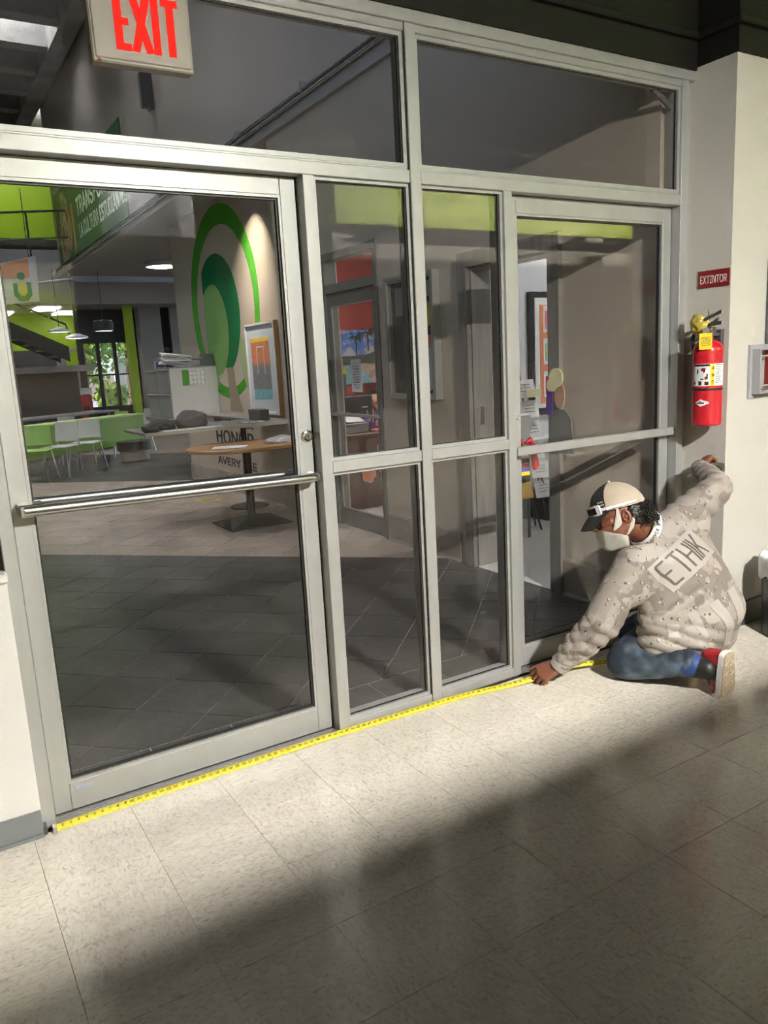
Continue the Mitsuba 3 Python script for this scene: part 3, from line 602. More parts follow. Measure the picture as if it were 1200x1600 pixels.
# ------------------------------------------------------------------ round cafe table and what stands around it
tb = thing('cafe_table', 'tall narrow cafe table with an oval wooden top and black base behind the left door', 'table')
TX, TY = 2.46, 4.26
top = lathe([(0, .715), (.60, .715), (.615, .722), (.615, .742), (.605, .75), (0, .75)], (0, 0, 0), 56)
top.apply_scale([.93, .42 / .6, 1]); top.apply_translation((TX, TY - .06, 0))
obj('tabletop', top, 'wood_edge', 30, parent=tb)
obj('pole', cyl((TX, TY, .02), (TX, TY, .715), .038, 24), 'black_plastic', 30, parent=tb)
bp = []
for z, h in ((0.0, .30), (.012, .30), (.05, .09), (.075, .05)):
    for sx, sy in ((1, 1), (1, -1), (-1, -1), (-1, 1)): bp.append((TX + sx * h, TY + sy * h * .9, z))
def hullm(p): return trimesh.convex.convex_hull(np.array(p))
obj('base', cat(hullm(bp[:8]), hullm([(x, y, z) for x, y, z in bp[4:8]] + bp[8:])), 'black_plastic', parent=tb)
obj('top_plate', box(TX - .14, TX + .14, TY - .14, TY + .14, .70, .714), 'black_plastic', parent=tb)
pp = thing('paper', 'white sheet of paper lying on the oval wooden cafe table', 'paper')
m = box(-.15, .15, -.105, .105, .751, .754); m.apply_transform(trimesh.transformations.rotation_matrix(-.5, (0, 0, 1))); m.apply_translation((2.24, 4.08, 0)); obj(pp, m, 'paper')
pb_ = thing('plastic_bag', 'crumpled pale plastic bag lying on the wooden cafe table beside the sheet of paper', 'bag')
m = trimesh.creation.icosphere(4, .13); v = m.vertices; v *= (1 + .5 * (meshkit.fbm(v * 14, 3, 4)[:, None] - .5)); v[:, 2] = np.abs(v[:, 2]) * .45 ; v[:, 0] *= 1.25
m.vertices = v + [2.74, 4.06, .752]; obj(pb_, m, 'bag_pale', True)
# long counter above it
ct = thing('long_table', 'long grey high table with papers and bags behind the wooden cafe table', 'table')
CZ = .905
obj('tabletop', cbox(1.62, 3.015, 4.52, 5.30, CZ - .025, CZ, .004), 'table_gray', parent=ct)
obj('edge_strip', cbox(1.62, 3.015, 4.508, 4.52, CZ - .028, CZ + .002, .002), 'cream_plastic', parent=ct, label='pale edge strip')
obj('leg', cyl((2.78, 5.12, 0.01), (2.78, 5.12, CZ - .02), .03, 16), 'black_plastic', parent=ct); obj('foot', lathe([(0, 0), (.2, 0), (.2, .012), (.03, .03), (0, .03)], (2.78, 5.12, .002), 24), 'black_plastic', parent=ct)
def bag(key, lab, c, s, seed, bs='fabric_dark', cat_='bag'):
    k = thing(key, lab, cat_)
    m = trimesh.creation.icosphere(4, 1.0); v = m.vertices.copy()
    v *= (1 + .35 * (meshkit.fbm(v * 2.2, 3, seed)[:, None] - .5)); v[:, 2] = np.maximum(v[:, 2], -.55) + .55
    m.vertices = v * np.array(s) + np.array(c); obj(k, m, bs, True)
bag('bag', 'rounded dark grey bag standing on the long table in front of the white cabinet side', (2.16, 4.85, CZ + .001), (.155, .10, .105), 3, 'bag_gray')
bag('bag', 'low dark bag lying on the long table in front of the grey cabinet drawers', (1.87, 4.85, CZ + .001), (.13, .10, .065), 5)
bag('bag', 'black bag at the left end of the long table', (1.70, 4.62, CZ + .001), (.08, .07, .05), 8)
k = thing('document', 'white open document on the long table left of the picture frame', 'paper')
obj(k, cat(box(2.05, 2.38, 4.56, 4.70, CZ + .001, CZ + .004), box(1.80, 2.08, 4.54, 4.63, CZ + .001, CZ + .004)), 'paper')
k = thing('clipboard', 'clipboard with printed sheet at the right end of the long table', 'clipboard')
obj('board', box(2.62, 2.84, 4.60, 4.80, CZ + .001, CZ + .006), 'gray_plastic', parent=k); obj('sheet', box(2.63, 2.83, 4.61, 4.79, CZ + .006, CZ + .009), 'paper', parent=k)
obj('print', cat([box(2.67, 2.79, 4.64 + .03 * i, 4.652 + .03 * i, CZ + .009, CZ + .0095) for i in range(5)]), 'black_plastic', parent=k)
k = thing('desk_tray', 'dull green box at the right end of the long table beneath the picture', 'box')
obj(k, cbox(2.86, 2.965, 4.84, 5.14, CZ + .001, CZ + .11, .005), 'drab_green')
# filing cabinets
def cabinet(lab, x0, x1, y0, y1, z1, key='filing_cabinet'):
    k = thing(key, lab, 'cabinet')
    obj('body', cbox(x0 + .02, x1, y0, y1, .781, z1, .003), 'cab_white', parent=k)
    obj('top', cbox(x0, x1, y0 - .004, y1 + .004, z1, z1 + .018, .003), 'cab_gray', parent=k)
    h = (z1 - .781) / 2
    for i in range(2):
        d = obj('drawer', cbox(x0, x0 + .02, y0 + .005, y1 - .005, z1 - h * (i + 1) + .006, z1 - h * i - .028, .003), 'cab_gray', parent=k)
        obj('pull_rail', cbox(x0 - .015, x0 + .01, y0 + .005, y1 - .005, z1 - h * i - .026, z1 - h * i - .006, .004), 'silver_frame', parent=d)
    return k
def KP(x, y, z): return (-.193 + (x + .193) * KK, y * KK + KY, z * KK + KZ)
c1 = cabinet('grey filing cabinet with a white side panel beside the tree mural', 3.035, 3.745, 8.46, 9.06, 1.482)
c2 = cabinet('second grey filing cabinet farther left behind the white sided one', 3.035, 3.745, 9.07, 9.6, 1.465)
def kobj(name, mesh, *a, **kw):
    mesh = mesh.copy(); v = mesh.vertices; mesh.vertices = np.stack([-.193 + (v[:, 0] + .193) * KK, v[:, 1] * KK + KY, v[:, 2] * KK + KZ + .001], 1); return obj(name, mesh, *a, **kw)
cal = thing('wall_calendar', 'small green and white calendar stuck on the white side of the filing cabinet', 'calendar')
kobj('sheet', box(2.62, 2.89, 6.494, 6.499, 1.27, 1.45), 'paper', parent=cal); kobj('green_strip', box(2.62, 2.70, 6.492, 6.494, 1.27, 1.45), 'mural_green', parent=cal)
kobj('grid', cat([box(2.70 + i * .047, 2.703 + i * .047, 6.4925, 6.494, 1.28, 1.44) for i in range(5)] + [box(2.70, 2.89, 6.4925, 6.494, 1.28 + i * .05, 1.283 + i * .05) for i in range(4)]), 'gray_plastic', parent=cal)
k = thing('paper_stack', 'untidy heap of white papers on top of the filing cabinets', 'papers')
r_ = random.Random(2); sh = []
for i in range(12):
    m = box(-.16, .16, -.11, .11, 0, .006); m.apply_transform(trimesh.transformations.euler_matrix(r_.uniform(-.2, .25), r_.uniform(-.15, .15), r_.uniform(-.6, .6))); m.apply_translation((2.66 + r_.uniform(-.03, .0), 6.78 + r_.uniform(-.04, .04), 1.535 + .008 * i)); sh.append(m)
kobj(k, cat(sh), 'paper', kind='stuff')
k = thing('letter_tray', 'grey letter tray on the filing cabinet right of the papers', 'tray')
kobj(k, cat(box(2.87, 3.03, 6.55, 6.85, 1.4935, 1.50), box(2.87, 3.03, 6.55, 6.555, 1.5, 1.57), box(2.87, 3.03, 6.55, 6.85, 1.565, 1.575), box(3.025, 3.03, 6.55, 6.85, 1.5, 1.62), box(2.87, 3.03, 6.555, 6.56, 1.585, 1.62)), 'gray_plastic')
k = thing('photo_frame', 'tiny dark picture frame on the far filing cabinet', 'frame')
kobj('frame', box(2.47, 2.60, 7.05, 7.065, 1.479, 1.57), 'cream_plastic', parent=k); kobj('picture', box(2.485, 2.585, 7.045, 7.05, 1.492, 1.557), 'purple', parent=k)
# framed print on the mural wall
pf = thing('framed_poster', 'tall framed poster with red, grey and teal bands on the mural wall', 'picture')
y0, y1, z0, z1 = 6.21, 7.13, .85, 1.975
fo = sbox(y0, z0, y1, z1)
obj('frame', wall_x(3.685, 3.745, fo.difference(fo.buffer(-.028, join_style=2))), 'white_plastic', parent=pf)
obj('frame_edge', wall_x(3.69, 3.746, fo.buffer(.004, join_style=2).difference(fo.buffer(.0005, join_style=2))), 'wood_edge', parent=pf, label='brown edge of the frame')
obj('mat_board', wall_x(3.70, 3.745, fo.buffer(-.02, join_style=2)), 'mat_blue', parent=pf)
obj('print', wall_x(3.698, 3.701, sbox(y0 + .20, z0 + .19, y1 - .15, z1 - .18)), 'poster_print', parent=pf)
dw = sbox(y0 + .33, z0 + .5, y0 + .50, z0 + .72); obj('doorway_outline', wall_x(3.6965, 3.698, sbox(y0 + .36, z0 + .50, y0 + .60, z0 + .84).difference(sbox(y0 + .375, z0 + .48, y0 + .585, z0 + .825))), 'white_plastic', parent=pf)
fs = thing('floor_sticker', 'small yellow and black sticker on the beige floor tiles', 'sticker')
obj('sheet', box(-.15, .15, -.06, .06, .0006, .0016).apply_transform(frame_tf((2.59, 5.88, 0), (.8, -.6, 0), (.6, .8, 0), (0, 0, 1))), 'yellow_dull', parent=fs)
obj('marks', cat([cyl((2.59 + .06 * i * .8, 5.88 - .06 * i * .6, .0016), (2.59 + .06 * i * .8, 5.88 - .06 * i * .6, .0024), .02, 12) for i in (-1, 0, 1)]), 'black_plastic', parent=fs)

# ------------------------------------------------------------------ far hall: counter for a green reflection, chairs, lamps, sign
gc = thing('reflected_counter', 'long lime green counter imitating a reflection behind the chairs at the far left', 'counter')  # solid counter standing in for a green reflection in the glass
def obx(o, ex, L0, L1, d0, d1, z0, z1):
    ex = np.array([*ex, 0.0]); ex /= np.linalg.norm(ex); ey = np.array([-ex[1], ex[0], 0])
    return box(L0, L1, d0, d1, z0, z1).apply_transform(frame_tf((*o, 0), ex, ey, (0, 0, 1)))
GO, GX = (1.15, 9.9), (1.86, 1.29)
obj('front', obx(GO, GX, 0, 2.75, .02, .06, .25, .72), 'lime_glass', parent=gc); obj('countertop', obx(GO, GX, -.02, 2.75, 0, .5, .72, .745), 'lime_pale', parent=gc)
obj('leg', obx(GO, GX, 0.0, .04, .02, .3, 0.001, .25), 'chrome', parent=gc); obj('leg', obx(GO, GX, 2.6, 2.64, .02, .3, 0.001, .25), 'chrome', parent=gc)
def chair(lab, x, y, rz, seat='chair_pale', far=False):
    k = thing('cafe_chair', lab, 'chair', 'chairs by the green counter')
    R_ = trimesh.transformations.translation_matrix((x, y, 0)) @ trimesh.transformations.rotation_matrix(rz, (0, 0, 1))
    st = cbox(-.21, .21, -.2, .2, .435, .45, .006)
    bk = []
    for i in range(9):
        a = (i - 4) / 4 * .9; bk.append((math.sin(a) * .24, -.19 - .06 * (1 - math.cos(a)) * -2 - .02, 0))
    pts = [(x_, y_, z_) for x_, y_, _ in bk for z_ in (.50, .78)]
    V = np.array([(bx, by - .04 * (z - .5) / .28 + off, z) for off in (0, .012) for bx, by, _ in bk for z in (.50, .78)])
    F = []
    for i in range(8):
        a = 2 * i
        F += [[a, a + 2, a + 3], [a, a + 3, a + 1], [18 + a, 18 + a + 3, 18 + a + 2], [18 + a, 18 + a + 1, 18 + a + 3], [a + 1, a + 3, 18 + a + 3], [a + 1, 18 + a + 3, 18 + a + 1], [a, 18 + a + 2, a + 2], [a, 18 + a, 18 + a + 2]]
    bm = trimesh.Trimesh(V, F, process=False)
    obj('seat', st.apply_transform(R_), seat, parent=k); obj('backrest', bm.apply_transform(R_), seat, parent=k)
    for sx in (-1, 1):
        obj('back_rod', tube([(sx * .17, -.17, .44), (sx * .18, -.205, .52)], .009, 8).apply_transform(R_), 'chrome', parent=k)
        for sy in (-1, 1):
            obj('leg', cyl((sx * .17, sy * .15, .435), (sx * .22, sy * .22, .001), .010, 8).apply_transform(R_), 'chrome', parent=k)
chair('pale chair with chrome legs, rightmost in front of the green counter', 2.12, 10.05, 2.6)
chair('pale chair with chrome legs, second from right before the green counter', 1.72, 9.75, 2.4)
chair('green chair with chrome legs, leftmost in front of the green counter', 1.32, 9.45, 2.7, 'chair_green')
chair('green chair behind the green counter, below the left half of the far window', 3.0, 12.0, 2.0, 'chair_green')
chair('grey chair behind the green counter, below the right half of the far window', 3.5, 12.3, 1.6, 'chair_pale')
chair('pale chair behind the green counter near the left door stile', 2.0, 11.6, 2.2, 'chair_pale')
lt = thing('long_bench_table', 'grey table standing behind the green counter at the far left', 'table')
obj('tabletop', obx((1.5, 12.2), GX, 0, 2.4, 0, .7, .72, .75), 'table_gray', parent=lt)
for L_ in (.1, 2.2): obj('leg', obx((1.5, 12.2), GX, L_, L_ + .05, .1, .6, .001, .72), 'dark_gray', parent=lt)
rb = thing('planter', 'round ribbed planter stool behind the long table', 'planter')
obj('drum', lathe([(0, 0.001), (.22, 0.001), (.24, .03), (.24, .17), (.22, .19), (0, .19)], (3.0, 10.72, 0), 30), 'base_stone', 30, parent=rb); obj('lid', lathe([(0, .19), (.27, .19), (.27, .34), (0, .34)], (3.0, 10.72, 0), 30), 'black_plastic', 30, parent=rb)
rs = thing('recycling_station', 'red cabinet with a white sign against the far wall', 'cabinet')
obj('body', cbox(3.46, 3.78, 17.55, 17.85, 0.001, .98, .01), 'red_plastic', parent=rs); obj('sign', box(3.44, 3.80, 17.6, 17.62, 1.0, 1.16), 'paper', parent=rs)
obj('sign_post', box(3.60, 3.64, 17.62, 17.64, .9, 1.1), 'gray_plastic', parent=rs); obj('opening', box(3.54, 3.70, 17.535, 17.55, .62, .72), 'black_plastic', parent=rs); obj('lettering', text('CANAS', .07, (3.48, 17.597, 1.05), (1, 0, 0), (0, 0, 1), .002, True, .28), 'black_plastic', parent=rs) if False else None
st_ = struct('stairs', 'dark staircase with a sloping stringer at the far left')
sp = Polygon([(1.2, 2.9), (1.2, 2.6), (2.9, 1.75), (2.9, 2.05)])
for yy_ in (14.9, 16.0):
    m = trimesh.creation.extrude_polygon(sp, .08, engine='earcut'); m.apply_transform(frame_tf((0, yy_, 0), (1, 0, 0), (0, 0, 1), (0, -1, 0))); obj('stringer', m, 'charcoal', parent=st_)
for i in range(7): obj('tread', box(1.2 + .24 * i, 1.5 + .24 * i, 14.9, 16.0, 2.62 - .125 * i, 2.65 - .125 * i), 'gray_paint', parent=st_)
obj('handrail', tube([(1.2, 14.85, 3.3), (2.9, 14.85, 2.5), (2.95, 14.85, 2.3)], .02, 8), 'dark_gray', parent=st_)
obj('landing', box(1.9, 3.5, 15.5, 16.5, 1.55, 1.68), 'slab_gray', parent=st_); obj('under_wall', box(1.6, 3.3, 16.4, 16.5, 0, 1.55), 'charcoal', parent=st_)
rl = struct('railing', 'thin dark railing of the upper floor in front of the green wall')
obj('rail', cyl((0, 14, 4.33), (3.0, 14, 4.57), .02, 8), 'charcoal', parent=rl); obj('rail', cyl((0, 14, 3.86), (3.0, 14, 4.08), .014, 8), 'charcoal', parent=rl)
for x in (.9, 2.29): obj('post', cyl((x, 14, 3.3), (x, 14, 4.33 + .08 * x), .018, 8), 'charcoal', parent=rl)
obj('cross_rail', cyl((1.9, 14, 3.18), (3.0, 14, 3.3), .03, 8), 'track_metal', parent=rl)
sg = thing('hanging_sign', 'white hanging sign with an orange band and a green and yellow shield emblem', 'sign')
def sgp(name, poly, d, bs):
    m = trimesh.creation.extrude_polygon(poly, .006, engine='earcut'); m.apply_transform(frame_tf((0, 12 - d, 0), (1, 0, 0), (0, 0, 1), (0, -1, 0))); return obj(name, m, bs, parent=sg)
sgp('sheet', Polygon([(1.40, 2.66), (2.03, 2.71), (2.055, 3.45), (1.40, 3.29)]), 0, 'sign_white')
sgp('orange_band', Polygon([(1.40, 3.02), (1.93, 3.10), (1.93, 3.40), (1.40, 3.27)]).intersection(sbox(1.4, 3.08, 1.93, 3.4)), .007, 'orange_print')
sgp('shield', Polygon([(1.65, 3.0), (1.65, 2.82), (1.72, 2.72), (1.86, 2.72), (1.93, 2.82), (1.93, 3.02), (1.86, 3.02), (1.86, 2.84), (1.72, 2.84), (1.72, 3.0)]), .007, 'mural_dark')
sgp('bar', sbox(1.745, 2.80, 1.835, 3.03), .009, 'yellow_dull'); sgp('dot', Point(1.79, 3.12).buffer(.06, 16), .009, 'mural_dark')
obj('hanger', cat(cyl((1.95, 12, 3.4), (1.95, 12, 4.5), .006, 6), cyl((1.45, 12, 3.3), (1.45, 12, 4.4), .006, 6)), 'charcoal', parent=sg)
def pendant(lab, x, y, z, shade):
    k = thing('pendant_lamp', lab, 'lamp', 'pendant lamps near the far window')
    obj('cord', cyl((x, y, z + .1), (x, y, 3.35 if y < 15 else 3.02), .006, 6), 'charcoal', parent=k)
    if shade: obj('shade', lathe([(.16, 0), (.18, 0), (.18, .17), (.15, .2), (0, .2), (0, .19), (.16, .16)], (x, y, z), 28), 'charcoal', 30, parent=k)
    else: obj('shade', lathe([(.17, 0), (.2, 0), (.2, .03), (.05, .09), (0, .09), (0, .07), (.17, .02)], (x, y, z), 28), 'white_plastic', 30, parent=k)
    obj('diffuser', lathe([(0, .002), (.155, .002), (.155, .012), (0, .012)], (x, y, z), 24), 'white_plastic', parent=k); scene[k + '__diffuser']['emitter'] = area(6, 5.9, 5.6)
pendant('pendant lamp with a dark drum shade in front of the far window', 3.24, 13.0, 2.25, True)
pendant('flat glowing pendant lamp farthest left above the chairs', 2.45, 13.0, 2.25, False)
pendant('flat glowing pendant lamp between the drum shaded lamp and the leftmost one', 2.74, 13.0, 2.13, False)
for i, (x, y) in enumerate(((2.95, 17.3), (2.1, 18.5), (3.6, 18.6))):
    k = thing('ceiling_panel_light', ['bright square ceiling panel right of the hanging sign', 'bright square ceiling panel at the left edge of the hall', 'bright square ceiling panel left of the drum shaded lamp'][i], 'lamp', 'square panel lights in the far ceiling')
    emit_box(k, x - .25, x + .25, y - .5, y + .5, 2.98, 3.015, (5, 5, 5.1), 'white_plastic')
# ------------------------------------------------------------------ red office with its glazed door
ro = struct('wall_red_office', 'red walls of the office seen through the glazed door')
obj('back_panel', box(3.96, 6.5, 6.25, 6.4, 0, 2.9), 'red_wall', parent=ro); obj('side_panel', box(6.3, 6.5, 2.75, 6.4, 0, 2.9), 'red_wall', parent=ro)
obj('pier', box(3.96, 4.62, 6.0, 6.25, 0, 2.9), 'red_wall', parent=ro)
obj('ceiling_panel', cat(box(3.2, 6.5, 2.75, 4.6, 2.75, 2.85), box(3.96, 6.5, 4.6, 6.4, 2.75, 2.85)), 'white_paint', parent=ro); obj('floor_panel', cat(box(3.05, 6.5, 2.75, 4.6, -.05, .002), box(3.96, 6.5, 4.6, 6.4, -.05, .002)), 'office_floor', parent=ro)
obj('partition', box(3.2, 6.5, 2.66, 2.75, 0, 2.9), 'office_white', parent=ro)
k = thing('office_ceiling_light', 'ceiling panel light inside the red office', 'lamp'); emit_box(k, 3.5, 5.2, 3.4, 4.2, 2.70, 2.74, (RED_OFFICE_LIGHT,) * 3, 'white_plastic')
d4 = struct('door_4', 'grey metal glazed door of the red office with a small pane above')
X0, X1 = 3.04, 3.10
obj('jamb', box(X0, X1 + .06, 2.74, 2.79, 0, 2.35), 'door_gray', parent=d4); obj('jamb', box(X0, X1 + .06, 3.61, 3.66, 0, 2.35), 'door_gray', parent=d4)
obj('head', box(X0, X1 + .06, 2.79, 3.61, 2.29, 2.35), 'door_gray', parent=d4); obj('transom', box(X0, X1 + .06, 2.79, 3.61, 2.02, 2.09), 'door_gray', parent=d4)
def sheet_x(x, y0, y1, z0, z1): return trimesh.Trimesh([[x, y0, z0], [x, y1, z0], [x, y1, z1], [x, y0, z1]], [[0, 1, 2], [0, 2, 3]], process=False)
obj('transom_pane', sheet_x(3.09, 2.79, 3.61, 2.09, 2.29), 'pane', parent=d4)
for a, b in ((2.79, 2.84), (3.54, 3.61)): obj('stile', box(3.06, 3.10, a, b, .02, 2.02), 'door_gray', parent=d4)
obj('top_rail', box(3.06, 3.10, 2.84, 3.54, 1.91, 2.02), 'door_gray', parent=d4); obj('bottom_rail', box(3.06, 3.10, 2.84, 3.54, .02, .16), 'door_gray', parent=d4)
obj('bead', wall_x(3.055, 3.06, sbox(2.84, .16, 3.54, 1.91).difference(sbox(2.85, .17, 3.52, 1.90))), 'silver_frame', parent=d4)
obj('pane', sheet_x(3.08, 2.84, 3.54, .16, 1.91), 'pane', parent=d4); obj('push_bar', box(3.02, 3.05, 2.80, 3.58, .985, 1.01), 'silver_frame', parent=d4)
k = thing('door_notice', 'narrow white printed notice taped to the glass of the red office door', 'paper')
obj('sheet', box(3.066, 3.069, 3.10, 3.27, 1.19, 1.46), 'paper', parent=k); obj('print', cat([box(3.064, 3.066, 3.13, 3.24 - .03 * (i % 3 == 2), 1.40 - .022 * i, 1.405 - .022 * i) for i in range(9)]), 'gray_plastic', parent=k)
pt = thing('beach_painting', 'beach painting with two palm trees hanging on the red office wall', 'painting')
obj('canvas', box(4.30, 5.25, 5.96, 5.99, 1.17, 1.82), 'beach', parent=pt)
def palm(x, z, h):
    ms = [box(-.008, .008, 0, .004, -h, 0)]
    for a in (-2.9, -2.4, -1.9, .2, -.3, -.8, 2.6, .6):
        ca, sa = math.cos(a), math.sin(a)
        pg = Polygon([(0, 0), (ca * .06 - sa * .012, sa * .05 + .02), (ca * .11, sa * .09 - .01), (ca * .05 + sa * .01, sa * .05)])
        if pg.area > 1e-5 and pg.is_valid:
            m = trimesh.creation.extrude_polygon(pg, .004, engine='earcut'); m.apply_transform(frame_tf((0, .004, 0), (1, 0, 0), (0, 0, 1), (0, -1, 0))); ms.append(m)
    m = cat(ms); m.apply_translation((x, 5.954, z)); return m
obj('palm_tree', palm(4.66, 1.74, .22), 'palm_dark', parent=pt, label='painted palm tree'); obj('palm_tree', palm(4.83, 1.79, .22), 'palm_dark', parent=pt, label='painted palm tree')
k = thing('wall_note', 'orange and white notes pinned at the left edge of the beach painting', 'notes')
obj('sheet', cat(box(4.36, 4.45, 5.94, 5.945, 1.34, 1.48), box(4.38, 4.50, 5.935, 5.94, 1.30, 1.36)), 'yellow_dull', parent=k); obj('lower_sheet', box(4.37, 4.48, 5.94, 5.945, 1.08, 1.29), 'gray_plastic', parent=k)
dk = thing('office_desk', 'dark red wooden desk with paper flowers on its front, inside the red office', 'desk')
obj('front_panel', cbox(3.36, 4.9, 4.05, 4.08, .01, .72, .003), 'red_wood', parent=dk); obj('desktop', cbox(3.33, 4.95, 4.02, 4.70, .72, .75, .004), 'red_wood', parent=dk); obj('side_panel', cbox(3.36, 3.39, 4.08, 4.7, .01, .72, .003), 'red_wood', parent=dk)
obj('side_panel', cbox(4.87, 4.9, 4.08, 4.7, .01, .72, .003), 'red_wood', parent=dk)
def flower(x, z, bs, lab):
    k = thing('paper_flower', lab, 'paper flower', 'paper flowers on the desk front')
    pg = shapely.unary_union([Point(x + .042 * math.cos(a), z + .042 * math.sin(a)).buffer(.034, 10) for a in np.arange(5) * 2 * np.pi / 5])
    def pl(p, d, n_, b):
        m = trimesh.creation.extrude_polygon(p, .003, engine='earcut'); m.apply_transform(frame_tf((0, 4.046 - d, 0), (1, 0, 0), (0, 0, 1), (0, -1, 0))); obj(n_, m, b, parent=k)
    pl(pg.buffer(.009), 0, 'border', 'paper'); pl(pg, .004, 'petals', bs)
    arc = [(x - .03 - .06 * math.sin(t * 2.2), 4.036, z + .06 + .16 * t) for t in np.linspace(0, 1, 9)]
    obj('streamer', tube(arc, .006, 6), 'paper', parent=k)
flower(3.63, .34, 'orange', 'orange paper flower hanging on the front of the dark red desk'); flower(3.83, .40, 'teal', 'teal paper flower hanging on the front of the dark red desk')
mo = thing('monitor', 'black computer monitor seen from behind on the red office desk', 'monitor')
obj('shell', cbox(3.52, 3.96, 4.45, 4.50, .86, 1.10, .012), 'black_plastic', parent=mo); obj('stand', cbox(3.70, 3.78, 4.48, 4.52, .75, .95, .005), 'black_plastic', parent=mo); obj('foot', cbox(3.63, 3.86, 4.42, 4.6, .751, .762, .003), 'black_plastic', parent=mo)
obj('badge', box(3.83, 3.90, 4.447, 4.45, .97, .985), 'silver_frame', parent=mo)
prn = thing('printer', 'dark grey desk printer with a paper sheet on top, in the red office', 'printer')
obj('body', cbox(3.42, 3.70, 4.10, 4.38, .751, .85, .008), 'gray_plastic', parent=prn); obj('paper_tray', hullm([(3.40, 4.2, .85), (3.46, 4.2, .85), (3.36, 4.22, .98), (3.40, 4.22, .98), (3.40, 4.4, .85), (3.46, 4.4, .85), (3.36, 4.4, .98), (3.40, 4.4, .98)]), 'black_plastic', parent=prn)
obj('sheet', hullm([(3.47, 4.12, .86), (3.67, 4.12, .86), (3.45, 4.26, .92), (3.64, 4.26, .92), (3.47, 4.12, .863), (3.67, 4.12, .863)]), 'paper', parent=prn, label='white sheet')
k = thing('pencil_cup', 'cup holding two yellow pencils on the red office desk', 'cup')
obj('cup', lathe([(0, 0), (.035, 0), (.04, .09), (.035, .09), (.03, .01), (0, .01)], (3.79, 4.2, .751), 20), 'purple', parent=k)
obj('pencil', cyl((3.79, 4.2, .77), (3.75, 4.22, .96), .006, 8), 'yellow_tag', parent=k); obj('pencil', cyl((3.80, 4.2, .77), (3.82, 4.21, .97), .006, 8), 'yellow_tag', parent=k)
k = thing('notepad', 'pink notepad on the edge of the red office desk', 'notepad'); obj(k, cat(cbox(3.74, 3.93, 4.05, 4.15, .751, .775, .003)), 'pink')
# the person at the desk
pn = thing('person', 'dark haired person in a purple top sitting behind the monitor in the red office', 'person')
def blob(joints, bones, res=.012, it=12):
    m = m3.Manifold()
    for a, b in bones:
        hs = []
        for j in (a, b):
            c, r = joints[j]; hs.append(m3.Manifold.sphere(r, 24).translate(tuple(map(float, c))))
        m = m + m3.Manifold.batch_hull(hs)
    m = m.refine_to_length(res).to_mesh()
    t = trimesh.Trimesh(m.vert_properties[:, :3], m.tri_verts, process=True)
    trimesh.smoothing.filter_taubin(t, .5, .53, it); return t
J = {'pel': ((4.30, 4.98, .52), .14), 'ch': ((4.27, 4.92, .78), .13), 'nk': ((4.26, 4.90, .90), .05), 'hd': ((4.24, 4.88, 1.0), .085), 'jaw': ((4.24, 4.83, .95), .05), 'sl': ((4.12, 4.9, .84), .06), 'sr': ((4.43, 4.9, .84), .06), 'el': ((4.06, 4.78, .66), .045), 'er': ((4.48, 4.75, .70), .045), 'hl': ((4.15, 4.66, .79), .032), 'hr': ((4.34, 4.66, .88), .032),
     'kl': ((4.2, 4.82, .48), .075), 'kr': ((4.42, 4.82, .48), .075), 'fl': ((4.2, 4.86, .06), .05), 'fr': ((4.42, 4.86, .06), .05)}
bd = blob(J, [('pel', 'ch'), ('ch', 'nk'), ('nk', 'hd'), ('hd', 'jaw'), ('ch', 'sl'), ('ch', 'sr'), ('sl', 'el'), ('sr', 'er'), ('el', 'hl'), ('er', 'hr'), ('pel', 'kl'), ('pel', 'kr'), ('kl', 'fl'), ('kr', 'fr')])
obj('body', bd, 'skin_light', True, parent=pn)
obj('top', blob({k_: (c, r + .012) for k_, (c, r) in J.items()}, [('pel', 'ch'), ('ch', 'sl'), ('ch', 'sr'), ('sl', 'el'), ('sr', 'er')]), 'purple', True, parent=pn, label='purple top')
hr_ = m3.Manifold.sphere(.105, 32).translate((4.24, 4.90, 1.02)) - m3.Manifold.cube((.3, .3, .3)).translate((4.15, 4.60, .82)) 
hm_ = hr_.refine_to_length(.012).to_mesh(); hm_ = trimesh.Trimesh(hm_.vert_properties[:, :3], hm_.tri_verts); hm_.vertices += (meshkit.noise(hm_.vertices * 60)[:, None] - .5) * .012
obj('hair', hm_, 'hair_dark', True, parent=pn)
for sx in (-1, 1): obj('eye', trimesh.creation.icosphere(2, .009).apply_translation((4.24 + sx * .03, 4.795, .99)), 'black_plastic', parent=pn)
obj('nose', trimesh.creation.icosphere(2, .014).apply_translation((4.24, 4.785, .965)), 'skin_light', parent=pn); obj('mouth', box(4.22, 4.26, 4.775, 4.785, .93, .936), 'ribbon_red', parent=pn)
oc = thing('office_chair', 'dark office chair under the person in the red office', 'chair'); obj('seat', cbox(4.08, 4.52, 4.84, 5.28, .33, .37, .01), 'black_plastic', parent=oc); obj('column', cyl((4.3, 5.06, .02), (4.3, 5.06, .33), .03), 'black_plastic', parent=oc); obj('base', lathe([(0, 0), (.25, 0), (.24, .03), (0, .05)], (4.3, 5.06, .003), 20), 'black_plastic', parent=oc)

